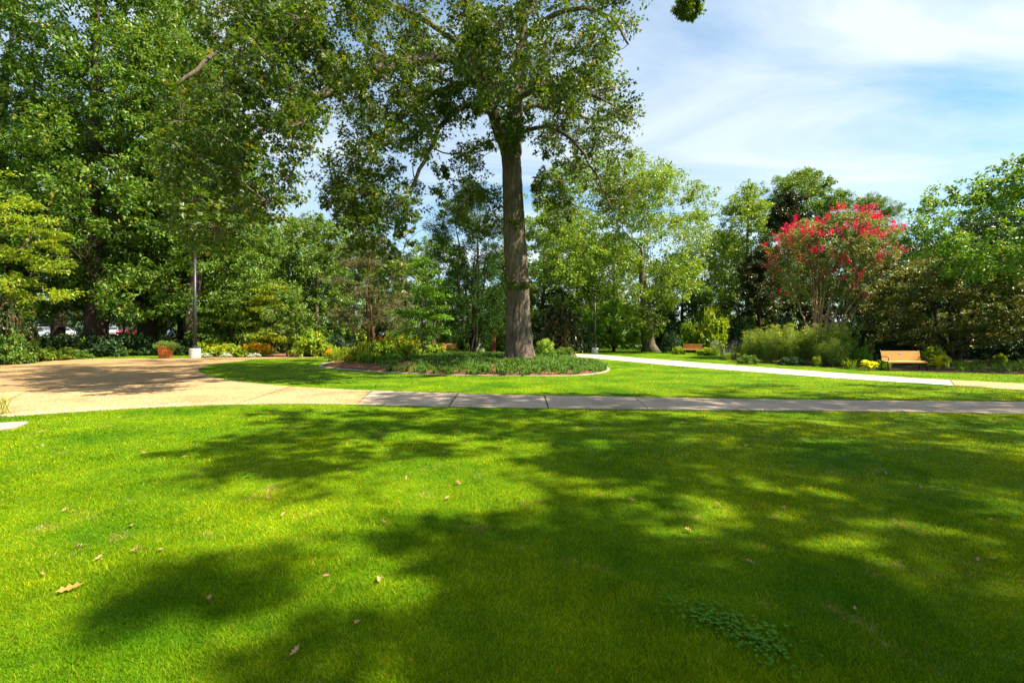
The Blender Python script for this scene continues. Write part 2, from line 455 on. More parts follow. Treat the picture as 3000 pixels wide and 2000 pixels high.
leafmat('leaf_dead', (0.17, 0.075, 0.030), (0.42, 0.25, 0.13), (0.55, 0.42, 0.30), trans=0.15, tcol=(1.2, 0.9, 0.6), rough=0.7, spec=0.1)
leafmat('leaf_fallen_gold', (0.34, 0.15, 0.03), (0.40, 0.19, 0.04), None, trans=0.2, tcol=(1.2, 0.9, 0.6), rough=0.6)
M = MATS

# ------------------------------------------------------------------ leaves
DIAMOND = (np.array([(0, 0, 0), (.42, .27, .07), (1, 0, -.05), (.42, -.27, .07)]), [(0, 3, 2, 1)])
NARROW = (np.array([(0, 0, 0), (.40, .11, .03), (1, 0, -.06), (.40, -.11, .03)]), [(0, 3, 2, 1)])
NEEDLE = (np.array([(0, 0.05, 0), (1, 0, 0), (0, -0.05, 0)]), [(0, 1, 2)])
LOBED = (np.array([(0, 0, 0), (.52, .15, .03), (1, 0, -.04), (.52, -.15, .03), (.58, .42, .04), (.58, -.42, .04)]),
         [(0, 3, 2, 1), (0, 1, 4), (0, 5, 3)])

def put_leaves(acc, P, A, N, L, tmpl=DIAMOND, mat=0):
    T, Fc = tmpl
    A = unit(A); B = unit(np.cross(N, A)); N = np.cross(A, B)
    L = np.broadcast_to(np.asarray(L, float), (len(P),))[:, None, None]
    V = P[:, None] + L * (A[:, None] * T[None, :, 0:1] + B[:, None] * T[None, :, 1:2] + N[:, None] * T[None, :, 2:3])
    lt = np.array([i for f in Fc for i in f]); st = np.array([len(f) for f in Fc])
    loops = (lt[None] + len(T) * np.arange(len(P))[:, None]).ravel()
    acc.add(V.reshape(-1, 3), loops, np.tile(st, len(P)), mat)

def leafcloud(acc, C, Rad, per, L, g, squash=0.75, ns=9, sr=0.36, up=0.6, droop=0.2, tmpl=DIAMOND, mat=0, zs=0.7, spread=(0.35, 0.95)):
    """leaf sprays round each clump centre: uneven outline, gaps between sprays"""
    C = np.asarray(C, float); m = len(C)
    Rad = np.broadcast_to(np.asarray(Rad, float), (m,))
    D = unit(g.normal(size=(m, ns, 3)))
    off = D * (Rad[:, None, None] * g.uniform(*spread, size=(m, ns, 1)))
    off[..., 2] *= squash
    S = C[:, None] + off
    srad = Rad[:, None] * sr * g.uniform(0.6, 1.35, size=(m, ns))
    k = max(1, per // ns)
    Q = unit(g.normal(size=(m, ns, k, 3))) * (g.uniform(0, 1, size=(m, ns, k, 1)) ** 0.5)
    Q[..., 2] *= zs
    P = S[:, :, None] + Q * srad[:, :, None, None]
    u = unit(P - C[:, None, None] + 1e-6)
    P = P.reshape(-1, 3); u = u.reshape(-1, 3)
    A = u * 0.6 + g.normal(size=P.shape) * 0.6 + np.array([0, 0, -droop])
    N = np.array([0, 0, up]) + u * 0.35 + g.normal(size=P.shape) * 0.45
    put_leaves(acc, P, A, N, L * g.uniform(0.65, 1.3, len(P)), tmpl, mat)
    return S.reshape(-1, 3)

# ------------------------------------------------------------------ tree skeletons
class Skel:
    def __init__(self, g):
        self.g = g; self.P = []; self.par = []; self.fix = []; self.chains = []
    def line(self, pts, radii, parent=-1, step=0.6, wob=0.06):
        """explicit stem or limb: smooth curve through pts, tapering between radii"""
        pts = np.asarray(pts, float)
        n = len(pts)
        seg = np.linalg.norm(np.diff(pts, axis=0), axis=1); t = np.concatenate([[0], np.cumsum(seg)])
        m = max(3, int(t[-1] / step) + 1)
        q = np.linspace(0, t[-1], m)
        X = np.stack([np.interp(q, t, pts[:, i]) for i in range(3)], 1)
        for _ in range(2):
            X[1:-1] = (X[:-2] + 2 * X[1:-1] + X[2:]) / 4
        if wob: X[1:-1] += self.g.normal(size=(m - 2, 3)) * wob
        rr = np.interp(q, t, np.interp(np.linspace(0, 1, n), np.linspace(0, 1, len(radii)), radii) if len(radii) != n else radii)
        ids = []
        p = parent
        for i in range(m):
            self.P.append(X[i]); self.par.append(p); self.fix.append(rr[i])
            p = len(self.P) - 1; ids.append(p)
        self.chains.append((ids, True))
        return ids
    def attach(self, c, step=0.7, rise=0.15, minz=0.0):
        P = np.array(self.P)
        d = np.linalg.norm(P - c, axis=1)
        cost = d * (1 + 0.9 * np.clip((P[:, 2] - c[2] + 0.35 * d) / (d + 1e-6), 0, 2)) + np.where(P[:, 2] < minz, 50, 0)
        i = int(np.argmin(cost)); a = P[i]; D = d[i]
        pp = self.par[i]
        dirp = unit(a - P[pp]) if pp >= 0 else np.array([0, 0, 1.0])
        ctrl = a + dirp * D * 0.3 + (c - a) * 0.25 + np.array([0, 0, rise * D]) + self.g.normal(size=3) * 0.06 * D
        m = max(2, int(D / step) + 1)
        t = np.linspace(0, 1, m + 1)[1:, None]
        X = (1 - t) ** 2 * a + 2 * t * (1 - t) * ctrl + t * t * c
        if m > 2: X[:-1] += self.g.normal(size=(m - 1, 3)) * 0.05 * min(1, D * 0.3)
        ids = [i]; p = i
        for x in X:
            self.P.append(x); self.par.append(p); self.fix.append(0.0)
            p = len(self.P) - 1; ids.append(p)
        self.chains.append((ids, False))
    def grow(self, C, **kw):
        P = np.array(self.P)
        dist = np.array([np.min(np.linalg.norm(P - c, axis=1)) for c in C])
        for i in np.argsort(dist): self.attach(np.asarray(C[i]), **kw)
    def radii(self, tip=0.018, power=0.5):
        n = len(self.P); w = np.zeros(n)
        haschild = np.zeros(n, bool)
        for i in range(n):
            if self.par[i] >= 0: haschild[self.par[i]] = True
        w[~haschild] = 1
        for i in range(n - 1, -1, -1):
            if self.par[i] >= 0: w[self.par[i]] += w[i]
        r = tip * np.maximum(w, 1) ** power
        f = np.array(self.fix)
        r = np.where(f > 0, f, r)
        # a branch is never thicker than what carries it
        for i in range(n):
            p = self.par[i]
            if p >= 0 and f[i] <= 0: r[i] = min(r[i], r[p] * 0.85)
        return r
    def emit(self, acc_fixed, acc_free, r, kf=9, k=5):
        P = np.array(self.P)
        for ids, fixed in self.chains:
            rr = r[ids].copy()
            if not fixed: rr[0] = rr[1]
            if fixed:
                if acc_fixed is not None: acc_fixed.tube(P[ids], rr, kf)
            else:
                acc_free.tube(P[ids], rr, k if rr[0] > 0.05 else 4, cap=False)

def scatter(g, n, fn, minsep=0.0, tries=60):
    out = []
    for _ in range(n * tries):
        if len(out) >= n: break
        p = fn()
        if p is None: continue
        if minsep and out and np.min(np.linalg.norm(np.array(out) - p, axis=1)) < minsep: continue
        out.append(p)
    return np.array(out)

def crown_sampler(g, H, base, Rx, Ry=None, prof=0.75, shell=0.5, off=(0, 0), flat=0.0):
    Ry = Ry or Rx
    lump = [(g.uniform(0, 6.28), g.uniform(0.85, 1.15), int(g.integers(2, 5))) for _ in range(3)]
    def fn():
        f = g.uniform(0, 1)
        wmax = math.sin(math.pi * min(1, (0.10 + 0.90 * f)) ** prof) ** 0.65 if f < 1 else 0
        a = g.uniform(0, 2 * math.pi)
        rr = (shell + (1 - shell) * g.uniform() ** 0.5) if g.uniform() < 0.8 else g.uniform(0.1, 0.9)
        s = 1.0
        for ph, am, k in lump: s *= 1 + 0.13 * math.sin(k * a + ph + f * 3)
        rr *= wmax * s
        return np.array([off[0] * f + rr * Rx * math.cos(a), off[1] * f + rr * Ry * math.sin(a), base + f * (H - base)])
    return fn

def make_tree(seed, H, base, Rx, tr, leaf, bark, nclump=90, per=330, L=0.24, crad=1.3, Ry=None, prof=0.75, shell=0.45,
              stems=1, up=0.6, squash=0.75, tmpl=DIAMOND, droop=0.2, ns=9, sr=0.36, lean=(0, 0), topf=0.86, off=(0, 0), zs=0.7, tip=0.02, k=5, mins=0.55, flare=1.5, centres=None):
    """trunk, branch work and crown meshes of one tree standing at its own origin"""
    g = np.random.default_rng(seed)
    sk = Skel(g)
    for s in range(stems):
        a = 2 * math.pi * s / stems + g.uniform(-.4, .4)
        sp = 0 if stems == 1 else Rx * g.uniform(0.15, 0.45)
        b0 = 0 if stems == 1 else tr * 1.2
        top = H * topf * (1 if s == 0 else g.uniform(0.75, 1))
        pts = [(b0 * math.cos(a), b0 * math.sin(a), -0.15), (b0 * math.cos(a) * 1.2, b0 * math.sin(a) * 1.2, 0.35), ]
        for f in (0.15, 0.35, 0.6, 0.8, 1.0):
            pts.append((lean[0] * f + sp * f ** 0.8 * math.cos(a) + g.normal() * 0.012 * H, lean[1] * f + sp * f ** 0.8 * math.sin(a) + g.normal() * 0.012 * H, top * f))
        sk.line(pts, [tr * flare, tr * 1.1, tr, tr * 0.9, tr * 0.68, tr * 0.42, tr * 0.12], step=max(0.3, H / 26), wob=0.03)
    C = scatter(g, nclump, crown_sampler(g, H, base, Rx, Ry, prof, shell, off), crad * mins) if centres is None else centres
    sk.grow(C, step=max(0.5, H / 24))
    r = sk.radii(tip)
    a1, a2, a3 = Acc(), Acc(), Acc()
    sk.emit(a1, a2, r, 12, k)
    leafcloud(a3, C, crad * g.uniform(0.75, 1.25, len(C)), per, L, g, squash=squash, up=up, tmpl=tmpl, droop=droop, ns=ns, sr=sr, zs=zs)
    return [('trunk', a1.mesh('trunk', M[bark], True)), ('branch_work', a2.mesh('branch_work', M[bark], True)), ('crown', a3.mesh('crown', M[leaf]))]

# ------------------------------------------------------------------ ground
def quad_sheet(x0, y0, x1, y1, z, nx=1, ny=1):
    a = Acc()
    xs, ys = np.linspace(x0, x1, nx + 1), np.linspace(y0, y1, ny + 1)
    V = np.array([(x, y, z) for y in ys for x in xs])
    i = np.arange(ny)[:, None] * (nx + 1) + np.arange(nx)[None]
    q = np.stack([i, i + 1, i + nx + 2, i + nx + 1], -1).reshape(-1, 4)
    a.add(V, q, [4] * len(q))
    return a
tag(link('lawn', quad_sheet(-900, -300, 900, 1500, 0.0, 6, 6).mesh('lawn', M['lawn_ground'])), kind='structure')

def prism(poly, z0, z1, acc=None, mat=0):
    acc = acc or Acc()
    P = np.asarray(poly, float)
    area = np.sum(P[:, 0] * np.roll(P[:, 1], -1) - np.roll(P[:, 0], -1) * P[:, 1])
    if area < 0: P = P[::-1]
    n = len(P)
    V = np.concatenate([np.c_[P, np.full(n, z0)], np.c_[P, np.full(n, z1)]])
    Fc = [tuple(range(n, 2 * n))] + [(i, (i + 1) % n, n + (i + 1) % n, n + i) for i in range(n)]
    acc.faces(V, Fc, mat)
    return acc

def edge_px(pts):
    pts = np.asarray(pts, float)
    o = np.argsort(pts[:, 0]); pts = pts[o]
    # smooth interpolation of the edge through the measured points
    def f(x): return np.interp(x, pts[:, 0], pts[:, 1])
    return f

# foreground path: its two edges and its joints, all measured in the photograph
A_lo = edge_px([(-500, 1262), (0, 1222), (150, 1212), (293, 1203), (460, 1194), (612, 1187.5), (750, 1184.8), (893, 1184), (1080, 1186.5), (1275, 1191), (1500, 1195.5), (1786, 1199), (2150, 1202), (2551, 1205.5), (2800, 1209.5), (3000, 1213), (3600, 1226), (4800, 1252)])
A_up = edge_px([(580, 1084), (600, 1097), (630, 1106), (663, 1112), (730, 1121.5), (816, 1130), (910, 1136.5), (1020, 1142), (1275, 1151), (1500, 1157), (1786, 1162.5), (2050, 1167.5), (2296, 1172), (2650, 1175.5), (3000, 1178), (3600, 1183), (4800, 1193)])
joints = [(858, 686, 4), (1090, 1046, 3), (1342, 1314, 5), (1594, 1607, 5), (1860, 1899, 2.5), (2101, 2200, 2.5), (2343, 2499, 3), (2630, 2815, 2.5), (2839, 3010, 2.5), (3080, 3300, 2.5), (3300, 3600, 2), (3600, 3950, 2), (3900, 4300, 2), (4200, 4650, 2)]
path_a = link('footpath', None)
slab_polys = []
def strip_poly(u0, u1, l0, l1, up, lo, n=10):
    us = np.linspace(u0, u1, n); ls = np.linspace(l0, l1, n)
    return [G(x, up(x)) for x in us] + [G(x, lo(x)) for x in ls[::-1]]
base_poly = strip_poly(800, 4200, 600, 4640, A_up, A_lo, 80)
base_poly = np.array(base_poly)
bm_ = prism(base_poly, -0.05, 0.004).mesh('footpath', M['joint_dirt'])
path_a.data = None
bpy.data.objects.remove(path_a)
path_a = tag(link('footpath', bm_), kind='structure')
for j in range(len(joints) - 1):
    (u0, l0, g0), (u1, l1, g1) = joints[j], joints[j + 1]
    poly = strip_poly(u0 + g0 / 2, u1 - g1 / 2, l0 + g0 / 2, l1 - g1 / 2, A_up, A_lo, 9)
    mname = 'plaza_stone' if j == 0 else 'path_concrete'
    link('slab', prism(poly, -0.04, 0.016).mesh('slab', M[mname]), path_a)
    slab_polys.append(np.array(poly))
# plaza of tan exposed aggregate: an upper brown field, a lower pale panel and one beyond the diagonal joint
A_low = lambda x: A_lo(x)
seam = [(83, 1144), (200, 1137.5), (350, 1126.5), (485, 1118.5), (610, 1102)]
tip = [(580, 1084)]
pl_up_edge = [(-700, 1100), (-300, 1084), (0, 1071), (118, 1061), (154, 1053.5), (268, 1051), (464, 1049), (600, 1048.6), (763, 1046.8), (900, 1044.8)]
lawn_top = [(900, 1048.6), (763, 1052), (672, 1061), (620, 1069), (592, 1076), (581, 1084), (587, 1091), (598, 1096.5)]
plaza_upper = [G(*p) for p in pl_up_edge] + [G(*p) for p in lawn_top] + [G(*p) for p in [(606, 1100)] + seam[::-1][1:]] + [G(*p) for p in [(60, 1145.5), (-200, 1158), (-700, 1190)]]
plaza_lower = [G(85, 1146), G(200, 1139), G(350, 1128), G(485, 1120), G(610, 1103.5), G(640, 1109), G(690, 1116.5), G(760, 1125), G(820, 1131), G(853, 1132.5)] + [G(x, A_lo(x)) for x in (681, 612, 460, 293, 150, 20)] + [G(-60, 1213)]
plaza_side = [G(80, 1146.5)] + [G(-68, 1212), G(-500, 1262), G(-700, 1275), G(-700, 1192), G(-200, 1160), G(60, 1147)]
plaza_base = [G(*p) for p in pl_up_edge] + [G(*p) for p in lawn_top] + [G(x, A_up(x)) for x in (606, 640, 700, 800, 858)] + [G(x, A_lo(x)) for x in (690, 500, 300, 100, -100, -500)] + [G(-700, 1275)]
plaza = tag(link('plaza', prism(plaza_base, -0.05, 0.003).mesh('plaza', M['joint_dirt'])), kind='structure')
for nm, poly, mt in (('slab', plaza_upper, 'plaza_stone_brown'), ('slab', plaza_lower, 'plaza_stone'), ('slab', plaza_side, 'plaza_stone')):
    link(nm, prism(poly, -0.04, 0.016).mesh('slab', M[mt]), plaza)
# path round the back of the tree lawn, and the pale path to the right
B_up = edge_px([(1560, 1034), (1625, 1035), (1667, 1036), (1753, 1038.8), (1887, 1050), (2006, 1059), (2200, 1074), (2472, 1094), (2710, 1110), (3000, 1124.5), (3500, 1150)])
B_lo = edge_px([(1560, 1037), (1625, 1040), (1670, 1043.8), (1768, 1052.5), (1887, 1063.5), (2006, 1074.5), (2200, 1089.5), (2472, 1110), (2795, 1130), (3000, 1144), (3500, 1177)])
b_poly = np.array(strip_poly(1600, 3450, 1610, 3450, B_up, B_lo, 50))
path_b = tag(link('footpath', prism(b_poly, -0.05, 0.004).mesh('footpath', M['joint_dirt'])), kind='structure')
bj = [(1605, 1615, 1), (1900, 1850, 1.2), (2160, 2110, 1.2), (2452, 2418, 1.6), (2783, 2796, 4), (3450, 3440, 1)]
for j in range(len(bj) - 1):
    (u0, l0, g0), (u1, l1, g1) = bj[j], bj[j + 1]
    poly = strip_poly(u0 + g0 / 2, u1 - g1 / 2, l0 + g0 / 2, l1 - g1 / 2, B_up, B_lo, 12)
    link('slab', prism(poly, -0.04, 0.016).mesh('slab', M['plaza_stone' if j == 4 else 'path_pale']), path_b)
back_c = [G(830, 1048), G(950, 1044.5), G(1150, 1041), G(1400, 1038.5), G(1640, 1037.5)]
bc = np.array(back_c); tq = np.linspace(0, 1, 30); bt = np.linspace(0, 1, len(bc))
bcx = np.stack([np.interp(tq, bt, bc[:, i]) for i in range(2)], 1)
for _ in range(4): bcx[1:-1] = (bcx[:-2] + 2 * bcx[1:-1] + bcx[2:]) / 4
nrm_ = np.stack([-np.gradient(bcx[:, 1]), np.gradient(bcx[:, 0])], 1); nrm_ = unit(nrm_)
back_poly = np.concatenate([bcx + nrm_ * 1.1, (bcx - nrm_ * 1.1)[::-1]])
tag(link('footpath', prism(back_poly, -0.05, 0.009).mesh('footpath', M['plaza_stone_brown'])), kind='structure')

hard = [base_poly, np.array(plaza_base), b_poly, back_poly]

# pale stones pressed in along the plaza's near edge
g = np.random.default_rng(5)
acc = Acc()
for _ in range(260):
    x = g.uniform(-60, 560); y = A_lo(x) - abs(g.normal()) * 4.5 - 1.0
    p = G(x, y); s = g.uniform(0.010, 0.028)
    n = 7; th = np.sort(g.uniform(0, 6.28, n)); rr = s * g.uniform(0.7, 1.1, n)
    V = [(p[0] + r_ * 1.4 * math.cos(t), p[1] + r_ * math.sin(t), 0.014) for r_, t in zip(rr, th)]
    V += [(p[0] + r_ * math.cos(t), p[1] + r_ * .7 * math.sin(t), 0.016 + s * 0.3) for r_, t in zip(rr, th)]
    acc.faces(np.array(V), [tuple(range(n, 2 * n))] + [(i, (i + 1) % n, n + (i + 1) % n, n + i) for i in range(n)])
so = link('edge_stone', acc.mesh('edge_stone', M['pale_stone']), plaza); so['kind'] = 'stuff'

# a pale paving stone at the corner of the near lawn
pv = prism([G(-60, 1246), G(20, 1241), G(84, 1238.5), G(66, 1248), G(30, 1259), G(-60, 1268)], -0.03, 0.03).mesh('paver', M['edging_stone'])
tag(link('paving_stone', pv), 'pale flat paving stone at the lawn corner beside the plaza', 'paving stone')

# ------------------------------------------------------------------ tree bed
bed_px = [(934, 1073), (953, 1077.5), (1000, 1082), (1053, 1084.5), (1102, 1089), (1155, 1092.5), (1240, 1097), (1320, 1099.5), (1389, 1101), (1500, 1102), (1600, 1102.5), (1679, 1102), (1717, 1098.6), (1768, 1092.5), (1786, 1084), (1775, 1074), (1740, 1064), (1690, 1056), (1600, 1050), (1480, 1047), (1350, 1046.5), (1200, 1047.5), (1080, 1051), (990, 1058), (945, 1066)]
bed = np.array([G(*p) for p in bed_px])
def resample(poly, n):
    P = np.vstack([poly, poly[:1]]); s = np.concatenate([[0], np.cumsum(np.linalg.norm(np.diff(P, axis=0), axis=1))])
    q = np.linspace(0, s[-1], n, endpoint=False)
    X = np.stack([np.interp(q, s, P[:, i]) for i in range(2)], 1)
    for _ in range(3): X = (np.roll(X, 1, 0) + 2 * X + np.roll(X, -1, 0)) / 4
    return X
bedc = resample(bed, 90)
bc0 = np.array([-0.9, 23.5])
b_ang = np.arctan2(bedc[:, 1] - bc0[1], bedc[:, 0] - bc0[0]); b_r = np.linalg.norm(bedc - bc0, axis=1)
b_o = np.argsort(b_ang); b_ang, b_r = b_ang[b_o], b_r[b_o]
def bed_t(P):
    P = np.atleast_2d(P)
    a = np.arctan2(P[:, 1] - bc0[1], P[:, 0] - bc0[0]); r = np.linalg.norm(P - bc0, axis=1)
    return r / np.interp(a, b_ang, b_r, period=2 * math.pi)
def bed_z(P):
    t = bed_t(P)
    return np.where(t < 1, 0.03 + 0.40 * (1 - np.clip(t, 0, 1) ** 2), 0.0)
acc = Acc()
K = 90; rings = np.linspace(0.02, 0.985, 12)
V = []
for t in rings:
    P = bc0 + (bedc - bc0) * t
    V.append(np.c_[P, bed_z(P) + rng.normal(size=K) * 0.008])
V = np.concatenate(V)
i = np.arange(11)[:, None] * K; j = np.arange(K)[None]; j2 = (j + 1) % K
q = np.stack([i + j, i + j2, i + K + j2, i + K + j], -1).reshape(-1, 4)
acc.add(V, np.concatenate([q.ravel(), np.arange(K)[::-1]]), [4] * len(q) + [K])
bed_o = tag(link('planting_bed', acc.mesh('planting_bed', M['mulch'], True)), kind='structure')
acc = Acc()
i0 = bc0 + (bedc - bc0) * 0.988; i1 = bc0 + (bedc - bc0) * 1.012
V = np.concatenate([np.c_[i0, np.full(K, 0.0)], np.c_[i0, np.full(K, 0.036)], np.c_[i1, np.full(K, 0.032)], np.c_[i1, np.full(K, -0.01)]])
j = np.arange(K); j2 = (j + 1) % K
q = np.concatenate([np.stack([j + K * a_, j2 + K * a_, j2 + K * b_, j + K * b_], 1) for a_, b_ in ((1, 0), (2, 1), (3, 2))])
acc.add(V, q[:, ::-1], [4] * len(q))
link('edging', acc.mesh('edging', M['edging_stone']), bed_o)

# mulched beds beyond the paths
def bed_sheet(name, px, mat, z=0.02):
    P = resample(np.array([G(*p) for p in px]), 60)
    o = tag(link(name, prism(P, -0.02, z).mesh(name, M[mat])), kind='structure')
    return P
beds = []
beds.append(bed_sheet('planting_bed', [(-500, 1090), (-100, 1074), (0, 1070), (60, 1066), (110, 1060), (150, 1053), (268, 1047), (262, 1040), (100, 1030), (-200, 1030), (-500, 1040)], 'mulch'))
beds.append(bed_sheet('planting_bed', [(600, 1047.8), (700, 1047), (820, 1045), (930, 1044), (980, 1041), (960, 1036), (800, 1034), (650, 1032), (590, 1036), (585, 1044)], 'mulch'))
beds.append(bed_sheet('planting_bed', [(2110, 1055), (2190, 1059), (2320, 1068), (2480, 1080), (2600, 1086.5), (2760, 1091.5), (3000, 1096.5), (3300, 1104), (3300, 1050), (3000, 1040), (2700, 1036), (2400, 1034), (2200, 1036), (2110, 1044)], 'bed_soil'))
hard_all = hard + [bedc] + beds

# ------------------------------------------------------------------ lawn blades (density thins with distance)
def lawn_blades(n, d0, d1, h, w, g, seed):
    d = d0 * (d1 / d0) ** g.uniform(0, 1, n)                 # evenly spread per octave of distance
    x = g.uniform(-1.5, 1.5, n) * d + g.uniform(-1.5, 1.5, n)
    P = np.c_[x, d]
    keep = np.ones(n, bool)
    for poly in hard_all: keep &= ~inpoly(P, poly)
    P = P[keep]; d = d[keep]; n = len(P)
    u = np.sin(P[:, 0] * 2.3 + np.sin(P[:, 1] * 1.7) * 2) * np.sin(P[:, 1] * 3.1 + np.sin(P[:, 0] * 1.3) * 2)
    u2 = np.sin(P[:, 0] * 7.1 + 2 * np.sin(P[:, 1] * 5.3)) * np.sin(P[:, 1] * 8.3 + 2 * np.sin(P[:, 0] * 6.1))
    hh = h * (1 + 0.25 * u + 0.2 * u2) * g.uniform(0.55, 1.25, n)
    ww = w * (0.6 + d / d0 * 0.5) * g.uniform(0.7, 1.3, n)
    a = g.uniform(0, 2 * math.pi, n); lean = g.uniform(0.2, 1.4, n)
    b = a + g.normal(size=n) * 0.8 + math.pi / 2
    T = np.c_[P[:, 0] + np.cos(a) * hh * lean, P[:, 1] + np.sin(a) * hh * lean, hh]
    B0 = np.c_[P[:, 0] + np.cos(b) * ww / 2, P[:, 1] + np.sin(b) * ww / 2, np.full(n, -0.002)]
    B1 = np.c_[P[:, 0] - np.cos(b) * ww / 2, P[:, 1] - np.sin(b) * ww / 2, np.full(n, -0.002)]
    V = np.stack([B0, B1, T], 1).reshape(-1, 3)
    return V, n
g = np.random.default_rng(21)
acc = Acc()
for (n, d0, d1, h, w) in ((380000, 1.9, 6.0, 0.024, 0.0040), (190000, 6.0, 15.0, 0.026, 0.012), (90000, 15.0, 45.0, 0.032, 0.026)):
    V, k = lawn_blades(n, d0, d1, h, w, g, 0)
    acc.add(V, np.arange(3 * k), np.full(k, 3))
tag(link('grass', acc.mesh('grass', M['lawn_blade'])), 'short mown green grass of the park lawns', 'grass', kind='stuff')

# ------------------------------------------------------------------ the big oak in the bed
g = np.random.default_rng(77)
TD = 23.0
def pl(pts, d0, d1):
    n = len(pts)
    return np.array([at(x, y, d0 + (d1 - d0) * i / (n - 1)) for i, (x, y) in enumerate(pts)])

def poly_clumps(g, poly, d0, d1, n, sep=0.7):
    poly = np.array(poly, float); lo, hi = poly.min(0), poly.max(0)
    def fn():
        for _ in range(50):
            p = g.uniform(lo, hi)
            if inpoly(p[None], poly)[0]: break
        return at(p[0], p[1], g.uniform(d0, d1))
    return scatter(g, n, fn, sep)

oak = thing('oak_tree', 'huge old oak with thick grey trunk rising from the grassy round bed', 'tree', (gx(1520, TD), TD, 0.0))
o0 = np.array([gx(1520, TD), TD, 0.0])
# trunk: bark ridges, root flare and two burls
tp = np.array([at(1522, 1078, TD), at(1520, 1000, TD), at(1517, 900, TD), at(1514, 800, TD), at(1508, 700, TD), at(1504, 600, TD), at(1500, 500, TD), at(1497, 440, TD), at(1495, 405, TD)])
tr_ = np.array([0.76, 0.62, 0.565, 0.545, 0.53, 0.49, 0.46, 0.46, 0.40])
zz = np.linspace(0.0, tp[-1, 2], 170)
cx = np.interp(zz, tp[:, 2], tp[:, 0]); cy = np.interp(zz, tp[:, 2], tp[:, 1]); cr_ = np.interp(zz, tp[:, 2], tr_)
NS = 96
th = np.arange(NS) * 2 * math.pi / NS
TH, ZZ = np.meshgrid(th, zz)
rad = np.repeat(cr_[:, None], NS, 1)
fl = np.exp(-np.maximum(ZZ - 0.25, 0) / 0.55)
rad *= 1 + 0.27 * fl * (0.6 + 0.4 * np.sin(5 * TH + 1.2 + 0.3 * ZZ))
rad *= 1 + 0.018 * np.sin(3 * TH + 0.5 * ZZ) + 0.012 * np.sin(2 * TH - 0.8 * ZZ)
rid = np.sin(19 * TH + 1.9 * np.sin(1.7 * ZZ) + 2.2 * np.sin(0.9 * ZZ + 3 * TH)) * 0.6 + np.sin(31 * TH + 2.5 * np.sin(2.9 * ZZ + TH * 4)) * 0.4
rad += 0.026 * rid * (0.6 + 0.4 * np.sin(6 * ZZ + 9 * TH)) + g.normal(size=rad.shape) * 0.004
for (bt_, bz, ba, bw, bh) in ((-1.9, zt(735, TD), 0.12, 0.35, 0.35), (-2.6, zt(745, TD), 0.08, 0.3, 0.3), (-1.2, zt(840, TD), 0.10, 0.8, 0.16), (-2.0, zt(835, TD), 0.07, 0.5, 0.2), (-0.4, zt(885, TD), 0.07, 0.18, 0.12)):
    da = (TH - bt_ + math.pi) % (2 * math.pi) - math.pi
    rad += ba * np.exp(-(da / bw) ** 2 - ((ZZ - bz) / bh) ** 2)
V = np.stack([cx[:, None] + rad * np.cos(TH), cy[:, None] + rad * np.sin(TH), ZZ], -1) - o0
acc = Acc()
i = np.arange(len(zz) - 1)[:, None] * NS; j = np.arange(NS)[None]; j2 = (j + 1) % NS
q = np.stack([i + j, i + j2, i + NS + j2, i + NS + j], -1).reshape(-1, 4)
acc.add(V.reshape(-1, 3), q, [4] * len(q))
link('trunk', acc.mesh('trunk', M['bark_oak'], True), oak)
sk = Skel(g)
limbs = [
    (pl([(1499, 450), (1504, 380), (1508, 306), (1513, 230), (1531, 150), (1527, 0), (1518, -200), (1530, -430)], TD, TD + .6), [.50, .42, .38, .36, .31, .25, .16, .05]),
    (pl([(1488, 450), (1462, 380), (1432, 306), (1415, 230), (1388, 120), (1350, -50), (1290, -260), (1280, -420)], TD, TD - 3), [.36, .29, .25, .23, .20, .16, .10, .04]),
    (pl([(1408, 205), (1340, 165), (1257, 168), (1119, 204), (997, 265), (900, 290), (813, 335), (741, 406), (690, 500)], TD - 1.2, 14), [.25, .24, .22, .20, .17, .14, .10, .07, .04]),
    (pl([(1362, -10), (1230, -90), (1040, -60), (850, 30), (660, 130), (520, 250)], TD - 1.8, 14), [.18, .16, .14, .11, .08, .04]),
    (pl([(1514, 285), (1570, 262), (1630, 245), (1720, 270), (1800, 310)], TD, TD - 3), [.17, .14, .12, .08, .04]),
    (pl([(1512, 330), (1560, 300), (1640, 330), (1740, 350), (1850, 420)], TD + .5, TD + 3), [.15, .12, .10, .07, .03]),
    (pl([(1525, 388), (1560, 374), (1614, 365), (1690, 420), (1750, 520), (1790, 610)], TD - .3, TD - 3), [.12, .10, .085, .07, .05, .03]),
    (pl([(1440, 330), (1390, 305), (1344, 311), (1298, 357), (1252, 449), (1200, 561), (1175, 660)], TD - .6, 18.5), [.16, .15, .13, .11, .09, .06, .03]),
    (pl([(1420, 250), (1340, 240), (1230, 300), (1140, 380), (1060, 470), (1030, 560)], TD, 26), [.16, .13, .11, .09, .06, .03]),
    (pl([(1530, 110), (1620, 40), (1720, 20), (1800, 60), (1840, 130)], TD + .3, TD - 2), [.16, .13, .10, .07, .04]),
    (pl([(1528, 20), (1640, -90), (1800, -130), (1920, -80), (2000, 10)], TD + .3, 18), [.14, .12, .09, .06, .025]),
    (pl([(1530, 60), (1600, -40), (1680, -120), (1700, -250)], TD + .3, 28), [.15, .12, .09, .05]),
    (pl([(1400, 170), (1250, 60), (1120, 0), (980, -60)], TD - 1.5, 27), [.16, .13, .09, .05]),
]
for P_, r_ in limbs:
    par = -1
    sk.line(P_, r_, par, step=0.45, wob=0.035)
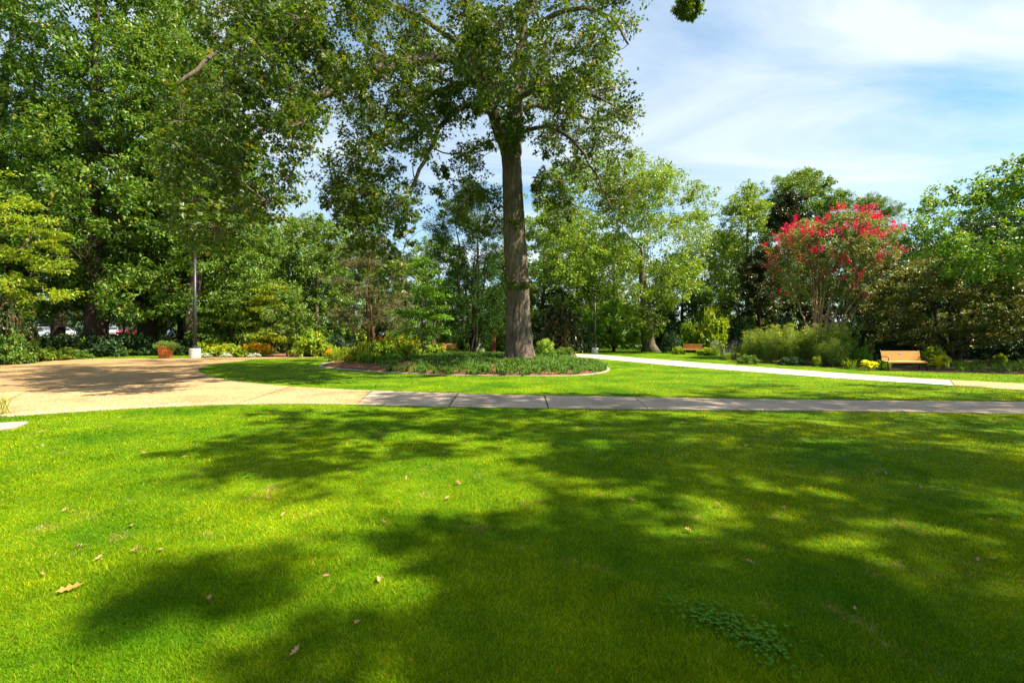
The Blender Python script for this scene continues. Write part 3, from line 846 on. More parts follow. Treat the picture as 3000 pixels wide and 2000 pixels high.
C = [poly_clumps(g, [(960, -20), (1840, -20), (1840, 230), (1760, 320), (1560, 270), (1440, 220), (1250, 190), (1000, 250)], 15, 29, 80),
     poly_clumps(g, [(560, -500), (1850, -520), (1980, -200), (1860, -20), (700, -10)], 15, 30, 95, 0.9),
     poly_clumps(g, [(1570, 240), (1800, 180), (1850, 330), (1900, 440), (1860, 560), (1780, 650), (1690, 560), (1600, 430)], 19, 27, 44),
     poly_clumps(g, [(960, 290), (1340, 210), (1390, 330), (1290, 420), (1230, 540), (1180, 690), (1060, 700), (950, 520)], 16, 25, 50),
     poly_clumps(g, [(970, 560), (1240, 560), (1190, 790), (1110, 830), (985, 690)], 15, 20, 15),
     poly_clumps(g, [(470, 300), (640, 120), (900, -20), (960, 180), (920, 300), (880, 420), (850, 520), (780, 600), (700, 690), (570, 690), (500, 540)], 12.5, 20, 74, 0.6),
     poly_clumps(g, [(1570, 430), (1700, 480), (1690, 600), (1620, 660), (1570, 600)], 20, 23, 8),
     poly_clumps(g, [(1300, 570), (1470, 560), (1470, 660), (1330, 690)], 23, 27, 9),
     poly_clumps(g, [(1960, -10), (2040, -20), (2040, 40), (1985, 60)], 16.5, 18.5, 5, 0.3),
     poly_clumps(g, [(1360, 40), (1480, 40), (1470, 270), (1390, 330)], 16, 21, 10),
     poly_clumps(g, [(560, -20), (1000, -20), (1010, 250), (880, 290), (640, 120)], 14, 22, 40),
     poly_clumps(g, [(1180, 200), (1440, 200), (1440, 330), (1350, 380), (1230, 400)], 19, 24, 16),
     poly_clumps(g, [(1470, 330), (1540, 330), (1540, 420), (1480, 430)], 21.6, 22.2, 2, .4),
     poly_clumps(g, [(1400, 270), (1560, 300), (1545, 400), (1440, 410)], 19.5, 21.6, 7, .5),
     poly_clumps(g, [(1270, 420), (1430, 450), (1450, 560), (1290, 570)], 20, 26, 8)]
rads = [1.05, 1.35, 0.95, 0.95, 0.75, 0.85, 0.7, 0.8, 0.42, 0.9, 0.95, 0.85, 0.45, 0.6, 0.7]
Cr = np.concatenate([np.full(len(c), r_) for c, r_ in zip(C, rads)]) ; C = np.concatenate(C)
sk.grow(C, step=0.5, rise=0.1)
r = sk.radii(0.016, 0.46)
# every explicit limb is a part; the fine branches are one part
P_all = np.array(sk.P)
fine = Acc()
for ids, fixed in sk.chains:
    if fixed:
        a1 = Acc(); a1.tube(P_all[ids] - o0, r[ids], 12)
        link('limb', a1.mesh('limb', M['bark_oak'], True), oak)
    else:
        rr = r[ids].copy(); rr[0] = rr[1]
        fine.tube(P_all[ids] - o0, rr, 6 if rr[0] > 0.05 else 4, cap=False)
leaf = Acc()
Rr = Cr * g.uniform(0.75, 1.25, len(C))
high = C[:, 2] > 18.6          # the crown's top, above what one sees from the ground nearby
S1 = leafcloud(leaf, (C - o0)[~high], Rr[~high], 290, 0.165, g, squash=0.8, ns=12, sr=0.34, up=0.45, droop=0.35, tmpl=LOBED)
S2 = leafcloud(leaf, (C - o0)[high], Rr[high], 150, 0.22, g, squash=0.8, ns=12, sr=0.34, up=0.45, droop=0.35)
S = np.zeros((len(C), 12, 3)); S[~high] = S1.reshape(-1, 12, 3); S[high] = S2.reshape(-1, 12, 3)
for c, ss in zip(C - o0, S):
    for s in ss:
        fine.tube([c, s], [0.013, 0.005], 3, cap=False)
# hanging bare twigs at the crown's lower edge, sprouts round the trunk
for (x, y, d) in ((955, 540, 17), (800, 560, 15), (1190, 700, 18.2), (1330, 480, 21), (1650, 520, 20.5), (960, 590, 17)):
    p = at(x, y, d) - o0
    for _ in range(3):
        pts = [p]
        dv = np.array([g.normal() * .3, g.normal() * .3, -1.0])
        for s in range(6):
            dv = unit(dv + g.normal(size=3) * 0.45); pts.append(pts[-1] + dv * 0.24)
        fine.tube(pts, np.linspace(0.014, 0.004, 7), 4, cap=False)
spr = [at(x, y, TD - 0.72) - o0 for x, y in ((1490, 832), (1505, 838), (1525, 835), (1540, 826), (1548, 836), (1484, 815), (1560, 690), (1500, 640), (1520, 660))]
leafcloud(leaf, np.array(spr), [.26, .28, .28, .25, .22, .18, .2, .18, .2], 60, 0.15, g, ns=6, tmpl=LOBED)
link('branch_work', fine.mesh('branch_work', M['bark_oak'], True), oak)
link('crown', leaf.mesh('crown', M['leaf_main']), oak)

# ------------------------------------------------------------------ the two trees beside the photographer that shade the near lawn
g = np.random.default_rng(303)
shade_px = [  # outlines of the shade on the ground, how many leaf masses throw it, how high they hang, how big they are
    ([(420, 1345), (600, 1270), (900, 1245), (1250, 1245), (1480, 1290), (1150, 1350), (900, 1400), (680, 1395), (520, 1380)], 34, 10.5, .52),
    ([(640, 1205), (900, 1200), (1500, 1205), (1500, 1270), (1000, 1260), (700, 1240)], 24, 11, .5),
    ([(1110, 1149), (1500, 1154), (2300, 1166), (3200, 1176), (3200, 1206), (1700, 1198), (1130, 1190)], 230, 12, .7),
    ([(1250, 1200), (2000, 1205), (3200, 1215), (3200, 1240), (1700, 1300), (1300, 1240)], 80, 12, .78),
    ([(1560, 1310), (2500, 1260), (3100, 1280), (3200, 1450), (2600, 1420), (1900, 1400), (1620, 1430)], 95, 11, .7),
    ([(640, 1440), (800, 1430), (1080, 1420), (1000, 1448), (760, 1462)], 5, 10, .28),
    ([(1260, 1530), (1560, 1450), (2200, 1400), (3300, 1450), (3300, 2050), (1480, 2050), (1350, 1800), (1330, 1640)], 115, 10, .40),
    ([(1080, 1545), (1260, 1530), (1250, 1640), (1120, 1600)], 6, 10, .2),
    ([(480, 1650), (680, 1610), (620, 1680), (430, 1780), (250, 1900), (180, 1890), (380, 1760)], 16, 11.5, .13),
    ([(820, 1600), (960, 1590), (900, 1690), (700, 1790), (560, 1850), (640, 1740)], 11, 11.5, .13),
    ([(560, 2000), (760, 1880), (1000, 1800), (1150, 1840), (1300, 1950), (1300, 2080), (560, 2080)], 16, 11, .13),
    ([(2010, 1150), (2200, 1125), (2700, 1125), (3000, 1140), (3050, 1172), (2300, 1165)], 30, 12, .7),
    ([(1480, 1152), (1700, 1143), (1860, 1158), (1800, 1165)], 5, 12, .5),
]
SC = []; SR = []
for poly, n, zmean, crad_ in shade_px:
    poly = np.array(poly, float); lo, hi = poly.min(0), poly.max(0); made = []
    for _ in range(n * 40):
        if len(made) >= n: break
        p = g.uniform(lo, hi)
        if not inpoly(p[None], poly)[0]: continue
        q = G(*p)
        z = zmean + g.normal() * 1.3
        for _k in range(20):
            s = z / SUN.z
            c = np.array([q[0] + SUN.x * s, q[1] + SUN.y * s, z])
            if c[1] < 1.0 or (z - EYE - 1.6) / c[1] > 0.76 or (abs(c[0]) - 1.6) / c[1] > 1.12: break
            z += 0.8
        if made and np.min(np.linalg.norm(np.array(made) - c, axis=1)) < 0.6 * crad_: continue
        made.append(c)
    SC += made; SR += [crad_] * len(made)
SC = np.array(SC); SR = np.array(SR)
ta, tb = np.array([13.5, -3.0, 0]), np.array([25.0, 6.0, 0])
near_a = np.linalg.norm(SC[:, :2] - ta[:2], axis=1) < np.linalg.norm(SC[:, :2] - tb[:2], axis=1) + 2
for base, mask, lab in ((ta, near_a, 'wide spreading shade oak beside the near lawn'), (tb, ~near_a, 'tall shade oak beyond the end of the grey footpath')):
    sk = Skel(g)
    CC = SC[mask]
    # a crown is round: add leaf masses on the far side too
    far = scatter(g, 40, lambda: base + np.array([g.uniform(5, 13), g.uniform(-13, -6), g.uniform(8, 15)]), 1.2)
    CC = np.concatenate([CC, far]); RR = np.concatenate([SR[mask], np.full(len(far), 1.1)])
    sk.line([base, base + (0.1, 0, 2), base + (0, .2, 5), base + (-.3, .1, 9), base + (-.2, 0, 15)], [.75, .55, .5, .38, .1], step=.6)
    sk.grow(CC, step=0.8, minz=3.5)
    r = sk.radii(0.02, 0.45)
    a1, a2, a3 = Acc(), Acc(), Acc()
    sk.emit(a1, a2, r, 12, 5)
    sm = RR < 0.3
    if sm.any(): leafcloud(a3, CC[sm], RR[sm] * 1.9 * g.uniform(0.7, 1.3, sm.sum()), 54, 0.11, g, ns=9, sr=0.42, up=0.5)
    leafcloud(a3, CC[~sm], RR[~sm] * g.uniform(0.8, 1.25, (~sm).sum()), 100, 0.185, g, ns=10, sr=0.34, up=0.5)
    for a_ in (a1, a2, a3): a_.V = [v - base for v in a_.V]
    thing('oak_tree', lab, 'tree', tuple(base), parts=[('trunk', a1.mesh('trunk', M['bark_oak'], True)), ('branch_work', a2.mesh('branch_work', M['bark_oak'], True)), ('crown', a3.mesh('crown', M['leaf_main']))])

# ------------------------------------------------------------------ trees behind
def tree_at(name, label, parts, px, d, sc=1.0, rz=0.0, z=0.0, group=None, cat='tree'):
    return thing(name, label, cat, (gx(px, d), d, z), rz, sc, group, parts)

oakA = make_tree(1, 33, 3.6, 9.0, 0.75, 'leaf_left', 'bark_dark', 260, 215, 0.30, 1.65, tip=0.020, prof=0.62, shell=0.42, mins=.66, squash=.62, sr=.31)
oakB = make_tree(2, 32, 3.4, 8.5, 0.72, 'leaf_left', 'bark_dark', 255, 215, 0.30, 1.65, tip=0.020, prof=0.62, shell=0.42, mins=.66, squash=.62, sr=.31)
wood = 'tall woodland oaks beyond the plaza'
tree_at('oak_tree', 'tall dark oak with thick trunk behind the clipped dark shrubs', oakA, 275, 40, (1.05, 1.05, 1.12), 0.4, group=wood)
tree_at('oak_tree', 'tall dark oak with forked trunk behind the terracotta planter', oakB, 430, 45, (1.05, 1.05, 1.15), 1.9, group=wood)
tree_at('oak_tree', 'tall dark oak standing right behind the lamp post and planter', oakA, 566, 43, (0.80, 0.80, 0.86), 3.5, group=wood)
tree_at('oak_tree', 'tall dark oak above the yellow-green layered tree', oakB, 20, 42, 1.02, 4.2, group=wood)
tree_at('oak_tree', 'woodland oak behind the row of parked cars', oakA, 170, 62, 0.95, 5.0, group=wood)
tree_at('oak_tree', 'woodland oak farther back between the forked oak and lamp post', oakB, 470, 64, 0.85, 2.7, group=wood)
tree_at('oak_tree', 'very tall woodland oak behind the oak at the lamp post', oakB, 545, 51, (0.95, 0.95, 1.2), 0.9, group=wood)
tree_at('oak_tree', 'woodland oak at the far end of the car row', oakA, -150, 58, 0.95, 2.0, group=wood)

midA = make_tree(3, 16, 0.6, 6.6, 0.24, 'leaf_light', 'bark_grey', 185, 200, 0.265, 1.25, prof=0.82, shell=0.55, mins=.7, squash=.65, sr=.32)
midB = make_tree(4, 15, 0.5, 6.4, 0.24, 'leaf_mid', 'bark_grey', 180, 200, 0.265, 1.25, prof=0.8, shell=0.55, mins=.7, squash=.65, sr=.32)
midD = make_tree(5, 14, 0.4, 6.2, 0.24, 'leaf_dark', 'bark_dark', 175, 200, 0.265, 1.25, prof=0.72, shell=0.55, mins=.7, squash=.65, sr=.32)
bk = 'trees closing the garden behind the beds'
for i, (parts, px, d, sc, rz, lab) in enumerate([
    (midB, 640, 54, 0.95, 0.3, 'mid green tree behind the orange flower bed and lamp post'),
    (midA, 745, 60, 1.00, 1.1, 'light green tree between the oaks and the golden maple'),
    (midA, 850, 62, 1.08, 2.5, 'light green tree standing behind the golden maple'),
    (midB, 930, 57, 1.05, 3.6, 'mid green rounded tree behind the dark spruce shrub'),
    (midA, 1010, 66, 1.05, 4.4, 'light green tree behind the brownish cedars'),
    (midD, 690, 66, 0.75, 0.9, 'low dark tree in shadow behind the golden maple'),
    (midD, 1180, 64, 0.9, 1.9, 'dark tree behind the reddish cedar stems'),
    (midB, 1285, 58, 0.9, 2.9, 'mid green tree behind the small dogwood in the bed'),
    (midD, 1470, 60, 0.85, 5.2, 'dark green tree directly behind the huge oak trunk'),
    (midA, 1590, 55, 1.0, 0.6, 'light green leafy tree right of the huge oak trunk'),
    (midA, 1690, 60, 1.0, 3.0, 'light green tree behind the lamp with the flat head'),
    (midD, 1640, 52, 0.48, 4.0, 'dark glossy tree in shade beside the round clipped tree'),
    (midB, 1800, 64, 1.0, 5.6, 'mid green tree behind the round clipped tree'),
    (midD, 2000, 66, 0.95, 2.2, 'dark green tree behind the pale trunked spreading oak'),
    (midB, 2110, 62, 1.0, 1.4, 'mid green tree filling the gap beside the upright tree'),
    (midD, 2480, 52, 0.85, 3.3, 'dark tree behind the crimson crape myrtle'),
    (midD, 2720, 50, 0.85, 0.2, 'dark green tree rising above the bench and dark maple'),
    (midD, 2640, 44, 0.70, 2.6, 'dark tree in shade behind the near bench'),
    (midD, 2850, 46, 0.92, 4.9, 'dark green tree behind the spreading dark maple'),
    (midD, 2960, 40, 0.92, 1.2, 'dark tree at the end of the shaded right hand bed'),
    (midD, 3060, 34, 0.72, 2.0, 'dark tree beyond the bright leaved tree'),
    (midB, 3280, 31, 0.80, 0.7, 'mid green tree past the end of the shaded bed'),
    (midD, 3480, 36, 0.95, 1.7, 'dark tree past the bright leaved tree and shaded bed'),
    (midA, 3750, 38, 0.95, 2.7, 'light green tree past the dark trees beyond the bed'),
    (midD, 4100, 36, 1.0, 3.7, 'dark tree where the grey footpath leaves the garden'),
    (midB, 3300, 58, 1.1, 4.7, 'mid green tree far behind the end of the shaded bed'),
    (midD, 3700, 62, 1.2, 5.7, 'tall dark tree far beyond the shaded bed'),
    (midD, -420, 36, 1.0, 2.4, 'dark tree past the dogwood at the plaza end'),
    (midB, -800, 34, 0.95, 0.4, 'mid green tree where the plaza leaves the garden'),
    (midD, 40, 92, 1.0, 0.5, 'dark tree behind the silver car'),
    (midD, 215, 94, 1.0, 1.5, 'dark tree behind the white rail'),
    (midD, 345, 92, 1.0, 3.1, 'dark tree behind the white car and thick oak'),
    (midD, 470, 93, 1.0, 4.6, 'dark tree behind the blue car'),
]):
    tree_at('broadleaf_tree', lab, parts, px, d, sc, rz, group=bk)

# spreading oak right of centre
o2c = poly_clumps(np.random.default_rng(81), [(1565, 560), (1640, 480), (1780, 450), (1890, 455), (2000, 530), (2090, 600), (2070, 700), (2090, 790), (2030, 850), (1960, 900), (1880, 860), (1790, 820), (1700, 840), (1600, 790), (1560, 700)], 41, 55, 180, 1.0) - np.array([gx(1905, 48), 48, 0])
o2c = np.concatenate([o2c, poly_clumps(np.random.default_rng(82), [(1840, 820), (1990, 820), (2010, 950), (1950, 980), (1850, 960)], 45, 50, 12, .6) - np.array([gx(1905, 48), 48, 0])])
oak2 = make_tree(8, 20.5, 3.6, 9.6, 0.62, 'leaf_light', 'bark_grey', 0, 320, 0.24, 1.55, tip=0.036, flare=1.7, lean=(-1.2, 0), centres=o2c, squash=.6, sr=.33, topf=.52, ns=12)
tree_at('oak_tree', 'spreading light green oak with a pale flared trunk beyond the pale path', oak2, 1905, 48, 1.0, 0.0)
upr = make_tree(9, 18.6, 0.6, 4.8, 0.3, 'leaf_light', 'bark_grey', 230, 220, 0.23, 1.05, prof=0.75, shell=.55)
tree_at('broadleaf_tree', 'upright light green tree with dense narrow crown left of the magnolia', upr, 2190, 54, 1.0)
mag = make_tree(10, 16.5, 0.6, 3.3, 0.25, 'leaf_magnolia', 'bark_dark', 95, 260, 0.27, 0.85, prof=0.62)
tree_at('magnolia_tree', 'dark magnolia with rusty brown leaf undersides behind the crape myrtle', mag, 2310, 49, (1.15, 1.15, 1.0))
tree_at('magnolia_tree', 'small dark magnolia to the left of the crape myrtle', mag, 2225, 47, (0.8, 0.8, 0.62), 2.0)
flatA = make_tree(12, 29, 19, 7.6, 0.4, 'leaf_mid', 'bark_grey', 85, 420, 0.32, 1.7, prof=0.9, shell=0.3, squash=0.5)
tree_at('broadleaf_tree', 'tall tree with open cloud-like top rising behind the magnolia', flatA, 2345, 80, 1.0)
pine = make_tree(13, 24, 14, 4.8, 0.35, 'leaf_mid', 'bark_brown', 60, 460, 0.34, 1.5, tmpl=NARROW, squash=0.5, shell=0.3)
tree_at('pine_tree', 'tall pine with a rounded dark top behind the crape myrtle', pine, 2560, 76, 1.0)

# cedars with several reddish stems, the dark many-stemmed cypress, the young dogwood
cedar = make_tree(14, 11.0, 1.9, 3.8, 0.12, 'leaf_cedar', 'bark_brown', 120, 320, 0.22, 0.85, stems=5, tmpl=NARROW, up=0.3, squash=0.5, zs=0.45)
tree_at('cedar_tree', 'brownish green cedar on several reddish stems behind the bed', cedar, 1090, 44)
cyp = make_tree(15, 12.0, 1.3, 2.9, 0.085, 'leaf_cypress', 'bark_dark', 140, 290, 0.20, 0.75, stems=8, tmpl=NARROW, up=0.2, squash=1.0, zs=1.0, prof=0.85)
tree_at('cypress_tree', 'dark feathery many stemmed cypress left of the huge trunk', cyp, 1376, 33, 1.0, 0.5, z=0.0)
dog = make_tree(16, 6.4, 1.3, 1.9, 0.065, 'leaf_round', 'bark_grey', 42, 200, 0.15, 0.62, squash=0.22, zs=0.25, up=1.1, sr=0.5, droop=0.1)
tree_at('dogwood_tree', 'slender young dogwood with tiered bright leaves in the bed', dog, 1236, 30, 1.0, 0.3, z=0.1)
dogy = make_tree(17, 12.0, 2.9, 4.9, 0.16, 'leaf_yellow', 'bark_grey', 64, 420, 0.18, 1.05, squash=0.36, zs=0.36, up=1.0, sr=0.45, droop=0.1, prof=0.8, shell=0.6)
tree_at('dogwood_tree', 'yellow-green dogwood with flat layered branches over the mulch', dogy, -115, 26.5, 1.0, 0.7)
gold = make_tree(18, 6.2, 1.0, 3.0, 0.10, 'leaf_gold', 'bark_dark', 44, 330, 0.19, 0.85, squash=0.2, zs=0.22, up=1.2, sr=0.5, droop=0.1, stems=3)
tree_at('maple_tree', 'golden-green layered maple behind the orange flowers', gold, 800, 43, 1.0)
tree_at('maple_tree', 'olive-green layered maple behind the lamp post flower bed', make_tree(19, 5.6, 0.8, 2.9, 0.10, 'leaf_mid', 'bark_dark', 44, 330, 0.19, 0.85, squash=0.2, zs=0.22, up=1.2, sr=0.5, droop=0.1, stems=3), 680, 42, 1.0, 1.0)
yng = make_tree(20, 5.2, 1.6, 1.5, 0.055, 'leaf_mid', 'bark_grey', 34, 200, 0.16, 0.6)
tree_at('young_tree', 'young thin stemmed tree rising from the mulch near the orange flowers', yng, 840, 37, 1.0)
# red stemmed little tree
redt = make_tree(21, 6.0, 2.4, 2.3, 0.20, 'leaf_mid', 'bark_red', 34, 200, 0.2, 0.75, flare=1.2)
tree_at('broadleaf_tree', 'small tree with smooth brick red trunk behind the huge oak', redt, 1443, 47, 1.0)
# round clipped tree
rnd = make_tree(22, 4.9, 0.6, 2.8, 0.06, 'leaf_round', 'bark_dark', 150, 200, 0.14, 0.5, stems=7, prof=0.95, shell=0.85, mins=0.5)
tree_at('clipped_tree', 'round bushy clipped tree behind the lamp with the flat head', rnd, 1797, 49, (1.02, 1.02, 1.06))
# dark spreading japanese maple on the right
jm = make_tree(23, 6.6, 1.0, 4.6, 0.15, 'leaf_maple', 'bark_dark', 150, 250, 0.175, 0.85, squash=0.28, zs=0.28, up=1.1, sr=0.45, droop=0.15, stems=5, prof=0.95, shell=0.55, topf=0.7)
tree_at('maple_tree', 'dark spreading maple with tan tipped leaves behind the near bench', jm, 2790, 28.5, 1.0, 0.4)
brt = make_tree(24, 10.4, 4.3, 4.2, 0.17, 'leaf_fresh', 'bark_dark', 120, 280, 0.17, 0.85, prof=0.85)
tree_at('broadleaf_tree', 'bright green airy tree at the end of the shaded bed', brt, 3050, 23.5, 1.0, 1.3)

# ------------------------------------------------------------------ crape myrtle
g = np.random.default_rng(91)
sk = Skel(g); MD = 33.0
for s in range(17):
    a = 2 * math.pi * s / 17 + g.uniform(-.15, .15); sp = g.uniform(0.5, 3.4); b0 = 0.28 * math.sqrt(g.uniform(.2, 1))
    hx = 0.9
    top = g.uniform(6.0, 8.3) * (1 - 0.045 * sp)
    f = [0, .12, .35, .6, .82, 1.0]
    pts = [(b0 * math.cos(a) + (sp * t ** 1.35 * math.cos(a) + hx * t ** 1.4), b0 * math.sin(a) + sp * t ** 1.35 * math.sin(a), top * t - (0.1 if t == 0 else 0)) for t in f]
    sk.line(pts, [.085, .07, .058, .045, .03, .012], step=.35, wob=.025)
C = scatter(g, 215, lambda: (lambda f, a, q: np.array([0.9 * f + 0.2 + q * math.cos(a) * (2.3 + 2.9 * f) * (1 if f < .62 else 1 - (f - .62) * 1.5), q * math.sin(a) * (2.0 + 2.3 * f) * (1 if f < .62 else 1 - (f - .62) * 1.5), 4.4 + f * 5.8]))(g.uniform() ** .8, g.uniform(0, 6.28), g.uniform(.35, 1) ** .6), 0.5)
sk.grow(C, step=.5); r = sk.radii(0.012, 0.45)
a2, a3, a4 = Acc(), Acc(), Acc()
root = thing('crape_myrtle', 'crape myrtle with crimson flower heads and many pale bare stems', 'tree', (gx(2400, MD), MD, 0), 0, (1.04, 1.04, .93))
P_all = np.array(sk.P)
for ids, fixed in sk.chains:
    if fixed:
        a1 = Acc(); a1.tube(P_all[ids], r[ids], 7); link('stem', a1.mesh('stem', M['bark_myrtle'], True), root)
    else:
        rr = r[ids].copy(); rr[0] = rr[1]; a2.tube(P_all[ids], rr, 4, cap=False)
link('branch_work', a2.mesh('branch_work', M['bark_myrtle'], True), root)
leafcloud(a3, C, 0.70 * g.uniform(.7, 1.25, len(C)), 260, 0.13, g, ns=9, sr=.36)
link('crown', a3.mesh('crown', M['leaf_myrtle']), root)
# flower panicles on the upper and outer shoots
cc = np.array([0.9, 0, 5.0])
sc_ = (C[:, 2] - 5.6) / 4.2 + 0.35 * (np.linalg.norm((C - cc)[:, :2], axis=1) / 4 - 0.5)
for c, s in zip(C, sc_):
    k = int(max(0, min(6, g.normal() * 2.0 + 1.3 + s * 3.0)))
    if g.uniform() < .15: k = 0
    if g.uniform() < 0.08: k = max(k, 2)
    for _ in range(k):
        u = unit(unit(c - cc) * 0.8 + g.normal(size=3) * .6 + np.array([0, 0, .6]))
        p = c + u * g.uniform(.45, .75)
        n = 30
        t = g.uniform(0, 1, n) ** 1.3
        P = p + unit(u + np.array([0, 0, .8])) * (t * .40)[:, None] + g.normal(size=(n, 3)) * (0.085 * (1.1 - t))[:, None]
        put_leaves(a4, P, g.normal(size=(n, 3)), g.normal(size=(n, 3)) + np.array([0, 0, .7]), g.uniform(.07, .13, n), DIAMOND)
link('blossom', a4.mesh('blossom', M['flower_crimson']), root)

# ------------------------------------------------------------------ far wood
g = np.random.default_rng(55)
acc = Acc()
n = 420
x = g.uniform(-170, 190, n); d = g.uniform(88, 130, n)
hgt = 7.5 + 3.0 * np.sin(x * 0.11) + 2.0 * np.sin(x * 0.31 + 1) + np.where(np.abs(x - 110) < 60, 5, 0) + np.where(x < -40, 6, 0)
C = np.c_[x, d, g.uniform(0.05, 1, n) ** 0.7 * hgt]
leafcloud(acc, C, 3.0 * g.uniform(.7, 1.2, n), 100, 0.9, g, ns=9)
tag(link('far_wood', acc.mesh('far_wood', M['leaf_mid'])), 'distant wood closing the view behind all the garden trees', 'wood', kind='stuff')

# ------------------------------------------------------------------ shrubs and perennials
def dome_points(g, n, sep, low=0.12, shell=0.6):
    def fn():
        u = unit(g.normal(size=3)); u[2] = abs(u[2])
        q = (shell + (1 - shell) * g.uniform() ** .5) if g.uniform() < .8 else g.uniform(.2, .8)
        p = u * q * 0.8
        return np.array([p[0], p[1], low + p[2] * (1 - low) * 1.05])
    return scatter(g, n, fn, sep)

def shrub_parts(seed, leaf, n=34, per=95, L=0.13, crad=0.27, tmpl=DIAMOND, up=0.6, squash=0.8, low=0.12, bark='bark_dark', shell=0.6, flower=None, fl_n=0, fl_L=0.05, fl_k=5, fl_minz=0.55, fl_rad=0.035, zs=0.7, sr=0.4):
    g = np.random.default_rng(seed)
    C = dome_points(g, n, crad * 0.5, low, shell)
    a1, a2 = Acc(), Acc()
    leafcloud(a1, C, crad * g.uniform(.7, 1.25, len(C)), per, L, g, squash=squash, up=up, tmpl=tmpl, sr=sr, ns=7, zs=zs)
    for c in C[: max(6, n // 3)]:
        a2.tube([(c[0] * .12, c[1] * .12, -0.04), (c[0] * .4, c[1] * .4, c[2] * .55), c], [.022, .014, .006], 4, cap=False)
    parts = [('foliage', a1.mesh('foliage', M[leaf])), ('stem', a2.mesh('stem', M[bark], True))]
    if flower:
        a3 = Acc()
        cand = C[C[:, 2] > fl_minz * C[:, 2].max()]
        for _ in range(fl_n):
            c = cand[g.integers(len(cand))]
            u = unit(g.normal(size=3) + np.array([0, 0, 1.1]))
            p = c + u * crad * g.uniform(.8, 1.15)
            P = p + g.normal(size=(fl_k, 3)) * fl_rad
            put_leaves(a3, P, g.normal(size=(fl_k, 3)) * np.array([1, 1, .4]), np.array([0, 0, 1.0]) + g.normal(size=(fl_k, 3)) * .45, fl_L * g.uniform(.7, 1.3, fl_k), DIAMOND)
        parts.append(('blossom', a3.mesh('blossom', M[flower])))
    return parts

SH = {
    'dark': shrub_parts(201, 'leaf_dark', 40, 110, 0.10),
    'dark2': shrub_parts(202, 'leaf_dark', 36, 110, 0.12, shell=0.4),
    'glossy': shrub_parts(203, 'leaf_magnolia', 40, 110, 0.12),
    'mid': shrub_parts(204, 'leaf_mid', 38, 110, 0.11),
    'light': shrub_parts(205, 'leaf_light', 38, 110, 0.12),
    'bright': shrub_parts(206, 'leaf_round', 40, 120, 0.10),
    'peren': shrub_parts(207, 'leaf_peren', 36, 110, 0.13, up=.4),
    'yellow': shrub_parts(208, 'leaf_yellow', 34, 110, 0.14),
    'orange': shrub_parts(209, 'leaf_peren', 34, 80, 0.12, flower='flower_orange', fl_n=260, fl_L=.13, fl_minz=.35, fl_rad=.03),
    'yflower': shrub_parts(210, 'leaf_peren', 34, 90, 0.13, flower='flower_yellow', fl_n=70, fl_L=.10, fl_minz=.5),
    'white': shrub_parts(211, 'leaf_fern', 24, 50, 0.12, flower='flower_white', fl_n=170, fl_L=.11, fl_minz=.2, fl_rad=.06),
    'red': shrub_parts(212, 'leaf_mid', 24, 70, 0.12, flower='flower_red', fl_n=60, fl_L=.09, fl_minz=.5),
    'magenta': shrub_parts(213, 'leaf_mid', 24, 70, 0.12, flower='flower_magenta', fl_n=40, fl_L=.09, fl_minz=.5),
    'fern': shrub_parts(214, 'leaf_fern', 34, 110, 0.13, squash=.4, zs=.4, up=.9),
    'spruce': shrub_parts(215, 'leaf_dark', 40, 120, 0.16, tmpl=NARROW, squash=.3, zs=.3, up=.9),
    'silver': shrub_parts(216, 'leaf_myrtle', 26, 80, 0.12),
}
for k_, v_ in SH.items():
    for pn, me in v_: pass

def shrub(style, label, px, d, top, hw, name='shrub', cat='shrub', depth=1.0, group=None, z=0.0, rz=None):
    h = max(0.15, zt(top, d) - z); w = hw / F * d
    rz = (px * 0.37 + d) % 6.28 if rz is None else rz
    o = thing(name, label, cat, (gx(px, d), d, z), rz, (w, w * depth, h), group, SH[style])
    return o

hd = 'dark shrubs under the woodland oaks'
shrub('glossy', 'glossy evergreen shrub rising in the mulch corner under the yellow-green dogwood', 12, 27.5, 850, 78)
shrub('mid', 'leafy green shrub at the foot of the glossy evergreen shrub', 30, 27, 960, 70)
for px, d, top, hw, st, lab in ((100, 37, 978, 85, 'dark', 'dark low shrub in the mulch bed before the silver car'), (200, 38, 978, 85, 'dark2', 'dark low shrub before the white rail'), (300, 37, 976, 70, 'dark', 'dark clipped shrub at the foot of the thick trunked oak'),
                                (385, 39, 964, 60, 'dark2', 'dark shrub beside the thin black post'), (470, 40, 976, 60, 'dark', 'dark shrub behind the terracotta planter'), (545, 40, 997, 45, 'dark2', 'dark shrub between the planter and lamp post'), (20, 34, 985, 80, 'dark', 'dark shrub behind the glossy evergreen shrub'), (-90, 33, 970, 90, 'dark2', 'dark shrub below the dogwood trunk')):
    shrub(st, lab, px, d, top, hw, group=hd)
shrub('fern', 'ferny bright green ground plant at the mulch edge', 105, 30, 1012, 45, 'ground_plant', 'plant')
shrub('fern', 'ferny green ground plant trailing toward the plaza', 165, 31.5, 1008, 48, 'ground_plant', 'plant')
shrub('mid', 'low green plant at the lawn end of the mulch corner', 225, 33, 1020, 42, 'ground_plant', 'plant')
shrub('peren', 'small bright plant catching sun under the dark oaks', 245, 37, 985, 24, 'ground_plant', 'plant')
shrub('fern', 'leafy plant beside the forked oak trunk', 345, 38, 1003, 45, 'ground_plant', 'plant')
